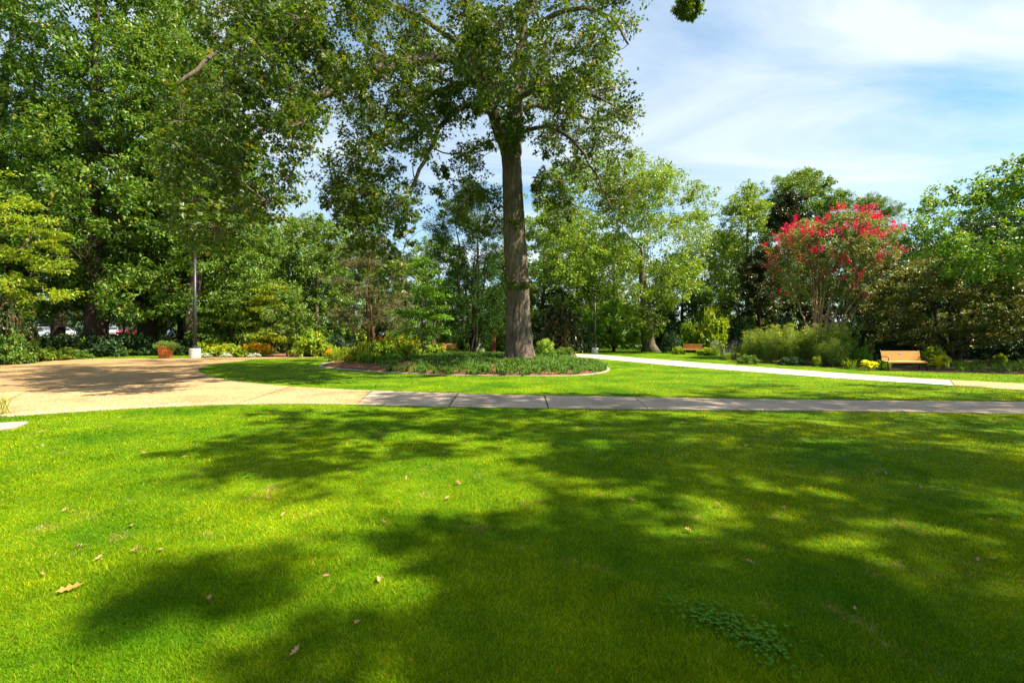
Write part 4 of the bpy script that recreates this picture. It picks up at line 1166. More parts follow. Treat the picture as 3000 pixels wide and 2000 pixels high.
# flower bed behind the plaza
shrub('peren', 'tall yellow-green perennial right behind the lamp base', 625, 40, 984, 45, 'perennial', 'plant')
shrub('peren', 'yellow-green leafy perennial in the flower bed by the plaza', 670, 38, 1002, 48, 'perennial', 'plant')
shrub('yflower', 'yellow flowered perennial between lamp base and orange flowers', 632, 36.8, 1012, 38, 'perennial', 'plant')
shrub('yflower', 'yellow flowered perennial in front of the orange flowers', 715, 36.3, 1014, 38, 'perennial', 'plant')
shrub('orange', 'orange coneflower clump at the end of the flower bed', 765, 37, 1005, 38, 'flower_clump', 'flowers')
shrub('orange', 'orange coneflower clump behind the yellow flowered perennial', 738, 38, 1004, 34, 'flower_clump', 'flowers')
shrub('silver', 'grey-leaved shrub behind the flower bed', 722, 40.5, 992, 28)
for px, lab in ((602, 'white flower mat touching the white lamp base'), (664, 'white flower mat at the middle of the bed edge'), (745, 'white flower mat below the orange flowers')):
    shrub('white', lab, px, 35.7, 1034, 21, 'flower_clump', 'flowers', group='white flower mats edging the bed')
shrub('light', 'light green shrub behind the young thin tree', 800, 44, 955, 45)
shrub('peren', 'tall bright green rounded shrub beside the mulch path', 915, 37, 962, 62)
shrub('peren', 'bright green low shrub in front of the dark spruce shrub', 960, 37.5, 1003, 35)
shrub('spruce', 'dark blue-green spruce shrub beside the bright rounded shrub', 995, 42, 960, 55)
shrub('yellow', 'yellow-leaved shrub behind the dark spruce shrub', 1040, 50, 955, 48)
shrub('silver', 'pale grey-green round bush by the cedar stems', 1058, 45, 985, 24)
shrub('orange', 'small orange flower clump at the tip of the tree bed', 965, 34, 1022, 14, 'flower_clump', 'flowers')
shrub('light', 'light shrub at the edge of the far lawn beside the cedar', 1170, 52, 965, 60)
shrub('dark', 'dark shrub between the cedar and the dogwood', 1165, 46, 960, 38)
shrub('red', 'red flower clump behind the tree bed', 1117, 46, 982, 9, 'flower_clump', 'flowers')
shrub('magenta', 'magenta flower clump near the distant bench', 1275, 45, 988, 10, 'flower_clump', 'flowers')
shrub('yellow', 'yellow-leaved shrub behind the distant bench', 1345, 60, 950, 70)
shrub('white', 'white flower clump between cypress and huge trunk', 1407, 40, 1004, 14, 'flower_clump', 'flowers')
shrub('mid', 'green shrub in shade right behind the huge trunk', 1480, 50, 960, 60)
shrub('light', 'sunlit shrub behind the distant bench and cypress', 1400, 62, 945, 60)
# inside the tree bed
g = np.random.default_rng(401)
inbed = [('peren', 1015, 30.5, 1022, 30, 'leafy perennial at the pointed tip of the tree bed'), ('peren', 1050, 28, 1018, 32, 'leafy yellow-green perennial left in the tree bed'),
         ('yflower', 1085, 27, 1005, 38, 'tall yellow flowered perennial in the tree bed'), ('peren', 1130, 26.5, 995, 42, 'tallest yellow-green perennial in the tree bed'),
         ('yflower', 1165, 28.5, 985, 40, 'yellow flowered perennial behind the tallest one'), ('peren', 1195, 25.5, 1012, 38, 'broad leafy perennial beside the dark grass tufts'),
         ('bright', 1150, 24, 1038, 30, 'bright green low leafy plant near the bed edge'), ('bright', 1100, 24.5, 1045, 26, 'small bright leafy plant above the bare mulch'),
         ('yflower', 1215, 29.5, 1000, 30, 'yellow flowered perennial at the foot of the dogwood'), ('peren', 1275, 29.5, 1010, 34, 'leafy perennial between dogwood and cypress'),
         ('peren', 985, 30, 1035, 20, 'low leafy perennial at the bare mulch tip'), ('bright', 1030, 26.8, 1042, 22, 'bright low plant between grass clumps and mulch'), ('peren', 1070, 25.2, 1040, 26, 'yellow-green plant leaning over the bare mulch'),
         ('orange', 1025, 25.5, 1048, 9, 'small orange lily clump above the bare mulch')]
for st, px, d, top, hw, lab in inbed:
    z = float(bed_z(np.array([gx(px, d), d]))[0])
    shrub(st, lab, px, d, top - 9, hw * 1.12, 'perennial', 'plant', z=z)
# lime flowered hydrangea beside the trunk
hz_ = float(bed_z(np.array([gx(1600, 24.5), 24.5]))[0])
hyd = shrub('bright', 'hydrangea with lime green flower heads beside the huge trunk', 1597, 25, 1003, 34, 'hydrangea', 'shrub', z=hz_)
hyd.scale = (1, 1, 1)
ga = Acc(); g = np.random.default_rng(402)
u = unit(g.normal(size=(90, 3))); put_leaves(ga, u * 0.085, unit(g.normal(size=(90, 3))), u, 0.06)
head = ga.mesh('flower_head', M['flower_lime'])
for ch in list(hyd.children): ch.scale = (0.62, 0.6, 0.95)
for _ in range(20):
    a, e = g.uniform(0, 6.28), g.uniform(.15, 1.35)
    o = link('flower_head', head, hyd, (0.58 * math.cos(a) * math.cos(e), 0.58 * math.sin(a) * math.cos(e), 0.32 + 0.72 * math.sin(e)), a, g.uniform(.85, 1.25))

# right hand side
shrub('glossy', 'glossy dark magnolia shrub in shade behind the huge trunk', 1640, 45, 880, 75)
shrub('dark', 'dark shrub between glossy shrub and round clipped tree', 1705, 46, 935, 50)
shrub('mid', 'low green plants before the glossy dark shrub', 1655, 38, 1012, 36, 'ground_plant', 'plant')
shrub('dark2', 'dark shrub behind the pale flared oak trunk', 1955, 55, 940, 55)
shrub('dark', 'dark conical shrub right of the pale flared oak trunk', 1965, 45, 962, 34)
shrub('light', 'light green shrub between conical shrub and yellow shrub', 2020, 47, 940, 42)
shrub('yellow', 'big yellow-green sunlit shrub behind the orange bench', 2090, 46, 905, 55)
shrub('dark', 'dark shrub between yellow shrub and magnolia', 2165, 47, 920, 48)
shrub('mid', 'green shrub behind the yellow sunlit shrub', 2040, 55, 925, 60)
shrub('peren', 'low yellow-green hedge plant to the right of the orange bench', 2075, 39.5, 1016, 38)
shrub('peren', 'leafy green plant to the left of the orange bench', 1988, 42, 1012, 22)
shrub('bright', 'bright green bush between fennel and near bench', 2527, 25.5, 1012, 25)
shrub('yellow', 'variegated yellow-green bush behind the near bench end', 2735, 24.5, 1015, 40)
shrub('bright', 'bright leafy plant peeking past the near bench leg', 2588, 22.6, 1048, 20, 'ground_plant', 'plant')
shrub('mid', 'green leafy plant between hosta and fennel', 2480, 25, 1055, 30, 'ground_plant', 'plant')
shrub('silver', 'pale leaved shrub in shade beside the crape myrtle', 2545, 31, 985, 22)
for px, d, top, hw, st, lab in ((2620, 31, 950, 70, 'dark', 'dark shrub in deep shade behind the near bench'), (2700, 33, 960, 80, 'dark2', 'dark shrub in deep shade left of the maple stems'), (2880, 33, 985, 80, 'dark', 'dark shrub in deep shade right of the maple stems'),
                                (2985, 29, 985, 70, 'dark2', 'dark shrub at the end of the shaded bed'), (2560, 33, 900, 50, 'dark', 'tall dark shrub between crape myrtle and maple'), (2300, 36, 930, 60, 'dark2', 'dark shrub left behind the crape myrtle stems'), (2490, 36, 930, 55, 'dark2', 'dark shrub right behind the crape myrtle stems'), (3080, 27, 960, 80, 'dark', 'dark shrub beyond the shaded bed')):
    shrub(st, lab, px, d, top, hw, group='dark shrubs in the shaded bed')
shrub('peren', 'small sunlit bush in the shaded bed behind the maple', 2930, 27, 1032, 18)

# ------------------------------------------------------------------ blade plants
def tuft(acc, p, n, h, spread, w, g, mat=0, curl=0.5):
    """arching strap leaves from one point, each of two tapering pieces"""
    a = g.uniform(0, 2 * math.pi, n); l = h * g.uniform(.65, 1.2, n); s = spread * g.uniform(.3, 1.2, n)
    dv = np.c_[np.cos(a), np.sin(a)]; pv = np.c_[-np.sin(a), np.cos(a)]
    b = np.asarray(p) + np.c_[g.normal(size=(n, 2)) * 0.03, np.zeros(n)]
    m = b + np.c_[dv * (s * .45)[:, None], l * .75]
    t = b + np.c_[dv * (s * 1.15)[:, None], l * (1 - curl * g.uniform(.2, 1, n) * np.minimum(1, s / l))]
    W = np.c_[pv * w / 2, np.zeros(n)]
    V = np.stack([b - W * .7, b + W * .7, m + W, m - W, t], 1).reshape(-1, 3)
    L = (np.array([0, 1, 2, 3, 3, 2, 4])[None] + 5 * np.arange(n)[:, None]).ravel()
    acc.add(V, L, np.tile([4, 3], n), mat)

g = np.random.default_rng(501)
acc = Acc(); cnt = 0
while cnt < 2900:
    p = np.array([g.uniform(-8, 5), g.uniform(18.5, 32)])
    t = bed_t(p)[0]
    if t > 0.985: continue
    px = 1500 + p[0] / p[1] * F
    if px < 1105 and not (t < 0.9 and p[1] > 27): continue
    if 1105 <= px < 1215 and p[1] > 21.3 and g.uniform() < .75: continue
    if (p[0] - o0[0]) ** 2 + (p[1] - TD) ** 2 < 0.75 ** 2: continue
    if px > 1700 and p[1] < 21 and g.uniform() < .5: continue
    tuft(acc, (p[0], p[1], float(bed_z(p)[0]) - .01), 12, g.uniform(.20, .33) * (1 + .28 * math.sin(p[0] * 1.9 + p[1] * 1.1) * math.sin(p[1] * 2.3 - p[0])), .34, 0.028, g, curl=.95)
    cnt += 1
tag(link('lily_turf', acc.mesh('lily_turf', M['leaf_liriope'])), 'dense dark green lily turf covering the bed under the huge oak', 'ground cover', kind='stuff')
acc = Acc()
for _ in range(330):
    px, y = (g.uniform(330, 590), g.uniform(1033, 1041))
    p = G(px, y); tuft(acc, (p[0], p[1], 0), 14, g.uniform(.35, .6), .4, .03, g)
tag(link('border_grass', acc.mesh('border_grass', M['leaf_fern'])), 'arching border grass behind the planter and lamp post', 'ground cover', kind='stuff')
acc = Acc()
for _ in range(260):
    px = g.uniform(2600, 3080); y = g.uniform(1064, 1090) 
    p = G(px, y)
    if px < 2800 and y > 1072: continue
    tuft(acc, (p[0], p[1], 0.02), 13, g.uniform(.22, .36), .28, .02, g)
tag(link('shade_grass', acc.mesh('shade_grass', M['leaf_liriope'])), 'dark tufted grass under the spreading maple in the shaded bed', 'ground cover', kind='stuff')
# single tufts
def grass_clump(label, px, d, h, n, mat, w=0.016, spread=.4, flower=None, name='grass_clump', cat='plant', z=0.0):
    a1 = Acc(); tuft(a1, (0, 0, 0), n, h, spread, w, g, curl=.35)
    a1.V[0] = a1.V[0] + np.repeat(g.normal(size=(n, 3)) * np.array([.12, .12, 0]), 5, 0)
    parts = [('foliage', a1.mesh('foliage', M[mat]))]
    if flower:
        a2 = Acc()
        for _ in range(n // 4):
            b = np.array([g.normal() * .22, g.normal() * .22, h * g.uniform(.75, 1.15)])
            k = 9; t = np.linspace(0, 1, k)
            put_leaves(a2, b + np.c_[np.zeros((k, 2)), t * .22] + g.normal(size=(k, 3)) * .012, g.normal(size=(k, 3)), g.normal(size=(k, 3)), .035)
        parts.append(('blossom', a2.mesh('blossom', M[flower])))
    return thing(name, label, cat, (gx(px, d), d, z), 0, 1, None, parts)
grass_clump('upright grass clump at the bare mulch of the tree bed', 990, 27.5, .75, 120, 'leaf_peren', z=.15)
grass_clump('fine grass clump left of the bright leafy plants in the tree bed', 1035, 27, .8, 120, 'leaf_fern', z=.2)
grass_clump('strap leaved clump under the maple beside the tall hosta', 2815, 22.3, .5, 60, 'leaf_liriope', .03, .5)
grass_clump('green strap leaved clump left of the yellow hosta', 2490, 23.3, .5, 90, 'leaf_fern', .02, .5)
grass_clump('tufted plant at the near left corner of the plaza', -12, 9.6, .45, 70, 'leaf_peren', .012, .35)
for px, d, lab in ((2120, 36, 'lilac flower spikes at the left end of the long bed'), (2150, 34, 'lilac flower spikes before the feathery fennel'), (2175, 37, 'lilac flower spikes behind the fennel'), (2095, 38.5, 'lilac flower spikes beside the low hedge plant'), (2130, 31.5, 'low lilac flowers spilling over the bed edge')):
    grass_clump(lab, px, d, .95 if d > 32 else .5, 130, 'leaf_fennel', .016, .55, 'flower_lilac', 'flower_clump', 'flowers')

# feathery fennel stands: thin stems, fine foliage, yellow-green umbels
def fennel(label, px, d, h, w, k, seed, umb=True):
    g = np.random.default_rng(seed)
    a1, a2, a3 = Acc(), Acc(), Acc()
    for _ in range(k):
        b = np.array([g.uniform(-w, w), g.uniform(-.5, .5), 0]); hh = h * g.uniform(.45, 1.15); ln = g.normal(size=2) * .12 * hh
        m = b + np.array([ln[0] * .4, ln[1] * .4, hh * .55]); t = b + np.array([ln[0], ln[1], hh])
        a1.tube([b, m, t], [.012, .009, .004], 3, cap=False)
        for f in np.linspace(.3, 1, 7):
            c = b + (t - b) * f; n = 26
            u = g.normal(size=(n, 3)) * np.array([1, 1, .8]) + np.array([0, 0, .8])
            put_leaves(a2, c + g.normal(size=(n, 3)) * .07, u, g.normal(size=(n, 3)), g.uniform(.10, .24, n), NEEDLE)
        if umb and g.uniform() < .55:
            n = 16; ang = g.uniform(0, 6.28, n); rr_ = .10 * np.sqrt(g.uniform(size=n))
            put_leaves(a3, t + np.c_[rr_ * np.cos(ang), rr_ * np.sin(ang), .04 + g.normal(size=n) * .01], g.normal(size=(n, 3)) * np.array([1, 1, .2]), np.array([0, 0, 1.0]) + g.normal(size=(n, 3)) * .3, .05)
    parts = [('stem', a1.mesh('stem', M['leaf_fennel'])), ('foliage', a2.mesh('foliage', M['leaf_fennel']))]
    if a3.V: parts.append(('blossom', a3.mesh('blossom', M['flower_yellow'])))
    thing('fennel', label, 'plant', (gx(px, d), d, 0), 0, 1, 'fennel stands before the crape myrtle', parts)
fennel('feathery fennel stand at the left beside the lilac spikes', 2215, 29.5, 1.7, .8, 60, 1)
fennel('feathery fennel stand below the left crape myrtle stems', 2275, 28.5, 1.95, .8, 70, 2)
fennel('tall feathery fennel stand hiding the crape myrtle base', 2345, 27.5, 1.95, .8, 70, 3)
fennel('feathery fennel stand right below the crape myrtle', 2405, 26.8, 1.7, .7, 60, 4)
fennel('yellow flowered fennel stand at the right end', 2455, 26.5, 1.95, .65, 70, 5)
fennel('low fennel stand before the yellow flowered one', 2440, 25.3, 1.2, .5, 40, 6, False)
shrub('mid', 'leafy plant below the left fennel', 2190, 27.5, 1035, 36, 'ground_plant', 'plant')
shrub('yflower', 'small yellow flowered plant before the fennel', 2395, 25, 1043, 14, 'ground_plant', 'plant')
shrub('dark', 'dark green low plant below the middle fennel', 2320, 26.3, 1042, 45, 'ground_plant', 'plant')
shrub('mid', 'green low plant below the right fennel', 2500, 26, 1035, 32, 'ground_plant', 'plant')

# hostas with broad leaves, each leaf a part
def hosta_leaf(L, W):
    a = Acc(); n = 7; V = []
    for i in range(n):
        t = i / (n - 1); w = W * math.sin(math.pi * min(1, t * .93 + .04)) ** .75
        x = L * t * (1 - .12 * t); z = L * (.75 * t - .85 * t * t)
        V += [(x, -w / 2, z + .16 * w), (x, 0, z - .04 * w), (x, w / 2, z + .16 * w)]
    Fc = []
    for i in range(n - 1):
        for k in (0, 1): Fc.append((i * 3 + k, i * 3 + k + 3, i * 3 + k + 4, i * 3 + k + 1))
    a.faces(np.array(V), Fc)
    return a.mesh('leaf', M['leaf_hosta'], True)
def hosta(label, px, d, n, L, W, lift, seed):
    g = np.random.default_rng(seed); me = hosta_leaf(L, W)
    r = thing('hosta', label, 'plant', (gx(px, d), d, 0.02))
    st = Acc()
    for i in range(n):
        a = 2.4 * i + g.normal() * .2; lv = i / n
        o = link('leaf', me, r, (.05 * math.cos(a), .05 * math.sin(a), lift * (.25 + .75 * lv)), 0, g.uniform(.75, 1.15))
        o.rotation_euler = (g.normal() * .15, -R(10 + 38 * lv) + g.normal() * .1, a)
        st.tube([(0, 0, -.03), (.05 * math.cos(a), .05 * math.sin(a), lift * (.25 + .75 * lv) + .01)], [.012, .008], 4, cap=False)
    link('stalk', st.mesh('stalk', M['leaf_hosta']), r)['kind'] = 'stuff'
hosta('yellow-green hosta at the bed edge left of the near bench', 2546, 22.2, 22, .40, .20, .22, 1)
hosta('tall yellow hosta with upright leaves right of the near bench', 2748, 22.6, 16, .42, .24, .48, 2)

# ------------------------------------------------------------------ benches
def bench(label, px, d, rz, w=1.72):
    r = thing('park_bench', label, 'bench', (gx(px, d), d, 0), rz, 1, 'slatted park benches')
    # faces -Y; back leans away
    sl = Acc(); sl.box((0, 0, 0), (w, .028, .068), bev=.004); me = sl.mesh('slat', M['bench_wood'])
    for i in range(6):
        o = link('slat', me, r, (0, .21 + .012 * i, .50 + .074 * i)); o.rotation_euler = (R(-9), 0, 0)
    ss = Acc(); ss.box((0, 0, 0), (w, .070, .028), bev=.004); ms = ss.mesh('slat', M['bench_wood'])
    for i in range(5):
        o = link('slat', ms, r, (0, .14 - .078 * i, .445 - .004 * i * (1 if i < 4 else 3)))
    f0 = Acc()
    f0.tube([(0, -.22, 0), (0, -.20, .25), (0, -.20, .43)], [.024, .022, .022], 6)
    f0.tube([(0, .26, 0), (0, .20, .28), (0, .19, .44), (0, .24, .62), (0, .30, .95)], [.024, .022, .022, .02, .018], 6)
    f0.tube([(0, -.21, .42), (0, .20, .42)], .02, 6)
    f0.tube([(0, .24, .64), (0, .05, .66), (0, -.16, .655), (0, -.235, .61), (0, -.225, .52), (0, -.20, .43)], .017, 6)
    f0.tube([(0, -.22, .012), (0, -.27, .012)], .022, 6); f0.tube([(0, .26, .012), (0, .31, .012)], .022, 6)
    mf = f0.mesh('end_frame', M['black_metal'], True)
    for s in (-1, 1): link('end_frame', mf, r, (s * (w / 2 - .015), 0.035, 0))
    pq = Acc(); pq.box((0, 0, 0), (.15, .004, .05)); o = link('plaque', pq.mesh('plaque', M['plaque']), r, (0, .2355, .796)); o.rotation_euler = (R(-9), 0, 0)
    return r
bench('orange slatted bench with plaque standing before the dark maple', 2650, 21.9, R(-3))
bench('orange slatted bench beside the low yellow-green hedge plant', 2026, 41.5, R(-38), 1.6)
bench('orange slatted bench on a pale pad seen past the cypress stems', 1317, 46, R(24), 1.6)
tag(link('paving_stone', prism([np.array([gx(x_, d_), d_]) for x_, d_ in ((1297, 46), (1345, 46.6), (1345, 44.6), (1300, 44))], -.02, .02).mesh('paver', M['path_pale'])), 'pale paving pad under the distant bench', 'paving stone')

# ------------------------------------------------------------------ lamp posts
def lamp(label, px, d, H, rb=0.3, hb=.52, pr=.085, base=True):
    r = thing('lamp_post', label, 'lamp', (gx(px, d), d, 0), 0, 1, 'dark lamp posts')
    a = Acc(); 
    if base:
        a.lathe([(rb, -.1), (rb, hb - .02), (rb - .02, hb)], 28); link('concrete_base', a.mesh('concrete_base', M['concrete_white'], False), r)
    else: hb = 0
    a = Acc(); a.lathe([(pr * 2.1, hb), (pr * 2.1, hb + .06), (pr * 1.7, hb + .10), (pr * 1.7, hb + .20), (pr * 1.25, hb + .24)], 20); link('base_plate', a.mesh('base_plate', M['pole_metal']), r)
    a = Acc(); a.lathe([(pr * 1.15, hb + .2), (pr * 1.05, H * .4), (pr * .8, H - .55)], 16); link('pole', a.mesh('pole', M['pole_metal'], True), r)
    hd_ = Acc(); hd_.lathe([(pr * .95, H - .60), (pr * .95, H - .45), (pr * .5, H - .42)], 14)
    h = link('head', hd_.mesh('head', M['pole_metal']), r)
    for s in (-1, 1):
        b = Acc(); b.tube([(s * .05, 0, H - .5), (s * .14, 0, H - .3), (s * .20, 0, H - .07)], .018, 6); link('arm', b.mesh('arm', M['pole_metal'], True), h)
    b = Acc(); b.lathe([(.02, H - .09), (.22, H - .085), (.30, H - .06), (.30, H - .025), (.12, H), (.01, H)], 24); link('cap', b.mesh('cap', M['pole_metal']), h)
    b = Acc(); b.lathe([(.06, H - .11), (.17, H - .10), (.17, H - .086)], 20); link('lens', b.mesh('lens', M['lamp_lens']), h)
lamp('tall dark lamp post on a white base beside the terracotta planter', 571, 34.6, 7.8, .37, .70, .105)
lamp('slim dark lamp post with flat head on a white base by the pale path', 1743, 43.5, 5.9, .30, .52, .075)
lamp('thin black lamp post standing in the shade between the dark oaks', 363, 43, 6.0, pr=.07, base=False)

# ------------------------------------------------------------------ terracotta planter with a trailing plant
PD = 34.3; pxp = gx(485, PD); ps = 0.93
a = Acc()
a.lathe([(.40, 0), (.41, .06), (.43, .08), (.425, .10), (.49, .52), (.505, .53), (.515, .57), (.50, .60), (.525, .80), (.60, .86), (.62, .93), (.59, .945), (.54, .93), (.52, .80), (.01, .79)], 40)
pot = thing('planter', 'round terracotta planter at the edge of the plaza', 'planter', (pxp, PD, 0.0), 0, ps)
link('pot', a.mesh('pot', M['terracotta'], False), pot)
g = np.random.default_rng(71)
b = Acc()
for k in range(14):
    t = 2 * math.pi * k / 14; c, s = math.cos(t), math.sin(t)
    b.tube([(.44 * c, .44 * s, .12), (.475 * c, .475 * s, .35), (.50 * c, .50 * s, .51)], .012, 5)
link('rib', b.mesh('rib', M['terracotta'], True), pot)['kind'] = 'stuff'
b = Acc(); b.lathe([(.505, .795), (.45, .815), (.02, .83)], 24); link('soil', b.mesh('soil', M['bed_soil']), pot)
fo = Acc(); leafcloud(fo, np.c_[g.uniform(-.45, .75, 22), g.uniform(-.5, .4, 22), g.uniform(.92, 1.2, 22)], .26, 130, .13, g, tmpl=NARROW, up=.2, droop=.5, ns=6)
leafcloud(fo, np.array([[.62, -.2, .85], [.72, -.1, .78], [.55, -.4, .84], [-.5, -.35, .95]]), .2, 110, .13, g, tmpl=NARROW, up=.2, droop=.9, ns=6)
st = Acc()
for _ in range(12): st.tube([(g.normal() * .1, g.normal() * .1, .80), (g.normal() * .25, g.normal() * .25, 1.0)], [.012, .006], 4)
thing('trailing_plant', 'trailing light green plant growing in the terracotta planter', 'plant', (pxp, PD, 0), 0, ps, None, [('foliage', fo.mesh('foliage', M['leaf_fennel'])), ('stem', st.mesh('stem', M['leaf_fennel']))])

# ------------------------------------------------------------------ raised car park behind the left trees
acc = Acc()
nx, ny = 24, 10
xs = np.linspace(-120, -14, nx); ys = np.linspace(60, 125, ny)
V = []
for y in ys:
    for x in xs:
        e = min(1, max(0, (y - 60) / 7)) * min(1, max(0, (-14 - x) / 8)); e = e * e * (3 - 2 * e)
        V.append((x, y, -0.05 + 1.6 * e))
i = np.arange(ny - 1)[:, None] * nx + np.arange(nx - 1)[None]
q = np.stack([i, i + 1, i + nx + 1, i + nx], -1).reshape(-1, 4)
acc.add(V, q, [4] * len(q))
tag(link('bank', acc.mesh('bank', M['bed_soil'], True)), kind='structure')
tag(link('car_park', quad_sheet(-118, 69, -24, 84, 1.565, 4, 2).mesh('car_park', M['asphalt'])), kind='structure')
def car(label, px, d, rz, paint):
    r = thing('parked_car', label, 'car', (gx(px, d), d, 1.57), rz, 1, 'cars parked behind the woodland oaks')
    prof = [(-2.2, .35), (-2.25, .62), (-2.1, .86), (-1.55, .93), (-.85, 1.38), (.55, 1.43), (1.25, .98), (2.05, .86), (2.25, .62), (2.2, .35), (1.75, .28), (-1.7, .28)]
    a = Acc(); n = len(prof)
    V = []
    for yy, k in ((-.88, 0), (.88, 0)):
        for x, z in prof: V.append((x, yy * (1 if z < .95 else .78), z))
    Fc = [tuple(range(n)), tuple(range(2 * n - 1, n - 1, -1))] + [(i, n + i, n + (i + 1) % n, (i + 1) % n) for i in range(n)]
    a.faces(np.array(V), Fc); link('body', a.mesh('body', M[paint]), r)
    for s in (-1, 1):
        w = Acc(); y0, y1 = s * .86, s * .705
        w.faces(np.array([(-1.35, y0, .97), (1.05, y0, .99), (.50, y1, 1.37), (-.80, y1, 1.34)]), [(0, 1, 2, 3)]); link('window', w.mesh('window', M['car_glass']), r)
        for x in (-1.35, 1.38):
            t = Acc(); t.tube([(x, s * .80, .32), (x, s * .91, .32)], .32, 18); ty = link('wheel', t.mesh('wheel', M['rubber']), r)
            t = Acc(); t.tube([(x, s * .90, .32), (x, s * .922, .32)], .19, 12); link('rim', t.mesh('rim', M['car_silver']), ty)
    w = Acc(); w.faces(np.array([(.60, -.66, 1.40), (.60, .66, 1.40), (1.24, .76, 1.01), (1.24, -.76, 1.01)]), [(0, 1, 2, 3)]); link('windscreen', w.mesh('windscreen', M['car_glass']), r)
    for s in (-1, 1):
        h = Acc(); h.box((2.2, s * .62, .70), (.1, .34, .14)); link('headlight', h.mesh('headlight', M['sign_white']), r)
car('silver car parked behind the mulch corner', 120, 73, R(12), 'car_silver')
car('white car parked end-on beside the white rail', 172, 75, R(-82), 'car_white')
car('white car parked behind the thick trunked oak', 335, 75, R(-70), 'car_white')
car('red car parked beside the forked oak trunk', 392, 75, R(-95), 'car_red')
car('blue car parked behind the terracotta planter', 462, 76, R(-100), 'car_blue')
a = Acc(); rl = thing('rail', 'white rail fence standing by the parked white car', 'rail', (gx(197, 71), 71, 1.57))
b = Acc(); b.tube([(-1.2, 0, 1.15), (1.2, 0, 1.15)], .04, 6); link('top_rail', b.mesh('top_rail', M['sign_white']), rl)
b = Acc(); b.tube([(0, 0, -.1), (0, 0, 1.15)], .04, 6); pm = b.mesh('post', M['sign_white'])
for x in (-1.0, 1.1): link('post', pm, rl, (x, 0, 0))
# little white sign and a blue glazed globe far behind the bed
sg = thing('plant_sign', 'small white garden sign on a post behind the tree bed', 'sign', (gx(1405, 44), 44, 0))
b = Acc(); b.box((0, 0, 1.28), (.13, .015, .17)); link('board', b.mesh('board', M['sign_white']), sg)
b = Acc(); b.tube([(0, .02, -.05), (0, .02, 1.25)], .012, 6); link('post', b.mesh('post', M['black_metal']), sg)
gl = thing('garden_globe', 'blue glazed globe on a stake by the red flowers', 'ornament', (gx(1117, 44.5), 44.5, 0))
b = Acc(); b.lathe([(.02, 1.54), (.07, 1.56), (.10, 1.63), (.07, 1.70), (.01, 1.73)], 16); link('globe', b.mesh('globe', M['blue_glaze'], True), gl)
b = Acc(); b.tube([(0, 0, -.05), (0, 0, 1.56)], .012, 6); link('stake', b.mesh('stake', M['black_metal']), gl)

# ------------------------------------------------------------------ clover patches, a twig, fallen leaves
def clover(label, px_pts, n, seed):
    g = np.random.default_rng(seed); P0 = [G(*p) for p in px_pts]; acc = Acc(); st = Acc(); o = np.mean(P0, 0)
    for _ in range(n):
        i = g.integers(len(P0) - 1); t = g.uniform(); p = P0[i] * (1 - t) + P0[i + 1] * t + g.normal(size=2) * .075 - o
        h = g.uniform(.02, .036); c = np.array([p[0], p[1], h]); a0 = g.uniform(0, 6.28)
        a = a0 + np.arange(3) * 2.094
        put_leaves(acc, np.repeat(c[None], 3, 0), np.c_[np.cos(a), np.sin(a), np.full(3, .15)], np.array([[0, 0, 1.0]] * 3) + g.normal(size=(3, 3)) * .2, g.uniform(.010, .017), (DIAMOND[0] * np.array([1, 1.9, 1]), DIAMOND[1]))
        st.tube([(p[0], p[1], 0), c], .0015, 3, cap=False)
    thing('clover_patch', label, 'clover', (o[0], o[1], 0), 0, 1, 'clover patches in the lawn', [('leaf_mat', acc.mesh('leaf_mat', M['leaf_clover'])), ('stalk', st.mesh('stalk', M['leaf_clover']))])
clover('large straggling clover patch in the shaded near lawn', [(2010, 1790), (2080, 1810), (2160, 1850), (2230, 1880), (2290, 1930)], 300, 1)
clover('small round clover patch on the lawn near the footpath', [(1635, 1303), (1690, 1303)], 150, 2)
clover('thin clover patch in the dappled shade of the lawn', [(715, 1393), (760, 1398)], 70, 3)
clover('tiny clover patch in the lawn beside the small round one', [(2015, 1293), (2040, 1295)], 50, 4)
tw = Acc(); p0, p1 = G(2722, 1440), G(2810, 1444); pm_ = (p0 + p1) / 2
tw.tube([(p0[0] - pm_[0], p0[1] - pm_[1], .035), (0.02, .03, .045), (p1[0] - pm_[0], p1[1] - pm_[1], .035)], [.004, .006, .003], 5)
tag(link('twig', tw.mesh('twig', M['bark_grey']), None, (pm_[0], pm_[1], 0)), 'thin bare twig lying on the shaded lawn', 'twig')

def dead_leaf(seed, mat):
    g = np.random.default_rng(seed); a = Acc()
    T = np.array([(0, 0), (.16, .05), (.24, .26), (.36, .09), (.48, .33), (.58, .10), (.72, .26), (.80, .07), (1, 0), (.80, -.07), (.72, -.26), (.58, -.10), (.48, -.33), (.36, -.09), (.24, -.26), (.16, -.05)])
    ms = np.array([(0, 0), (.36, 0), (.58, 0), (.80, 0), (1, 0)])
    k1, k2, tw_ = g.uniform(.2, .9), g.uniform(.5, 1.8), g.normal() * .5
    P = np.vstack([T, ms[1:4]])
    z = k1 * .6 * (P[:, 0] - .5) ** 2 + k2 * P[:, 1] ** 2 + tw_ * (P[:, 0] - .5) * P[:, 1]
    V = np.c_[P[:, 0] - .5, P[:, 1], z - z.min() + .01]
    Fc = [(0, 16, 3, 2, 1), (16, 17, 5, 4, 3), (17, 18, 7, 6, 5), (18, 8, 7), (0, 15, 14, 13, 16), (16, 13, 12, 11, 17), (17, 11, 10, 9, 18), (18, 9, 8)]
    a.faces(V, Fc)
    a.tube([(-.5, 0, V[0, 2]), (-.72, .04, .02)], .012, 4)
    return a.mesh('fallen_leaf', M[mat])
DL = [dead_leaf(900 + i, 'leaf_dead') for i in range(7)]
g = np.random.default_rng(910)
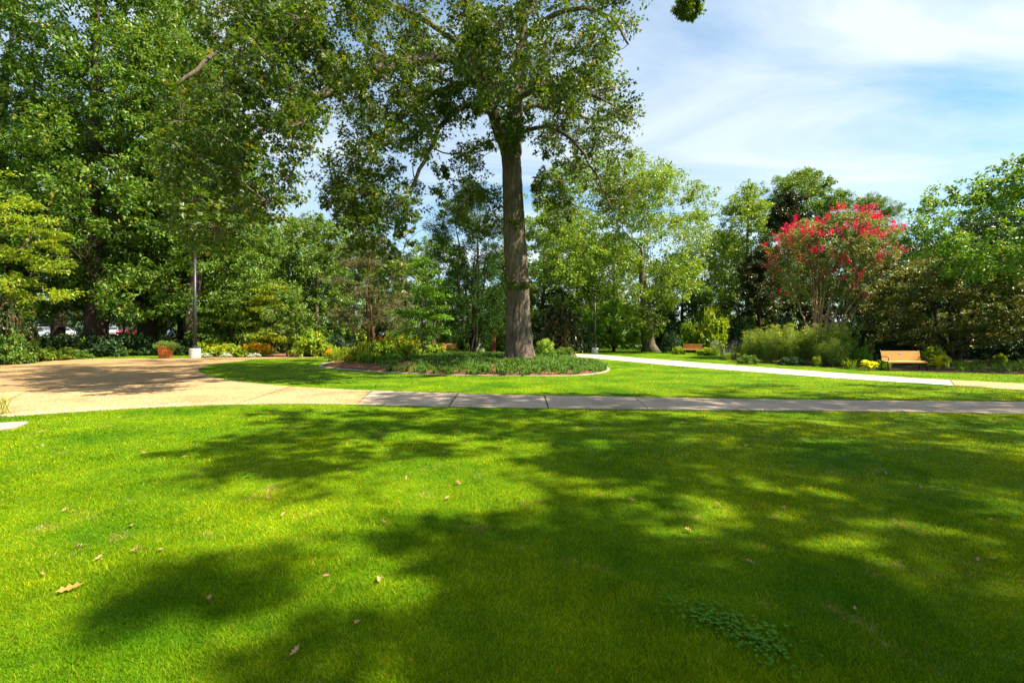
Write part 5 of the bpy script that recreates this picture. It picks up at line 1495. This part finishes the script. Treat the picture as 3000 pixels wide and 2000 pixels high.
spots = [(720, 1362), (745, 1382), (990, 1380), (1028, 1392), (1303, 1329), (830, 1515), (285, 1646), (470, 1618), (400, 1620), (955, 1696), (1048, 1835), (1108, 1708), (615, 1764), (862, 1923), (1310, 1465), (1528, 1617), (1760, 1458),
         (2298, 1493), (2016, 1561), (2248, 1524), (2504, 1796), (2905, 1645), (2010, 1230), (1692, 1257), (2480, 1285), (2735, 1300), (2793, 1305), (2755, 1236), (2600, 1250), (2107, 1335), (2085, 1337), (1965, 1325), (1963, 1362), (2000, 1240), (2320, 1372), (2615, 1453), (345, 1293), (230, 1610), (195, 1500), (685, 1204), (1080, 1300), (1030, 1245), (1460, 1180), (2240, 1204), (2525, 1172), (1795, 1162)]
for _ in range(46): spots.append((g.uniform(1000, 2950), g.uniform(1108, 1170)))
for _ in range(26): spots.append((g.uniform(50, 2950), g.uniform(1225, 1700)))
for k, (x, y) in enumerate(spots):
    p = G(x, y)
    s = g.uniform(.05, .085)
    onp = any(inpoly(p[None], poly)[0] for poly in hard)
    if inpoly(p[None], bedc)[0]: continue
    o = link('fallen_leaf', DL[k % 7], None, (p[0], p[1], .018 if onp else .026), g.uniform(0, 6.28), (s, s * g.uniform(.55, 1), s * g.uniform(1, 1.8)))
    o.rotation_euler = (g.normal() * .3, g.normal() * .3, g.uniform(0, 6.28))
    if onp: tag(o, 'brown curled oak leaf fallen on the footpath', 'leaf', 'fallen oak leaves on the footpath')
    elif y < 1180: tag(o, 'brown curled oak leaf fallen on the lawn round the tree bed', 'leaf', 'fallen oak leaves round the tree bed')
    else: tag(o, 'brown curled oak leaf fallen on the near lawn below the footpath', 'leaf', 'fallen oak leaves on the near lawn')
p = G(205, 1735)
o = link('fallen_leaf', dead_leaf(950, 'leaf_fallen_gold'), None, (p[0], p[1], .03), R(35), (.15, .08, .14))
o.rotation_euler = (.5, -.1, R(38))
tag(o, 'large golden folded leaf lying on the sunlit near lawn', 'leaf')
p = G(863, 1924)
for o in list(bpy.data.objects):
    if o.name.split('.')[0] in ('branch_work', 'blossom', 'leaf_mat', 'stalk'): o['kind'] = 'stuff'
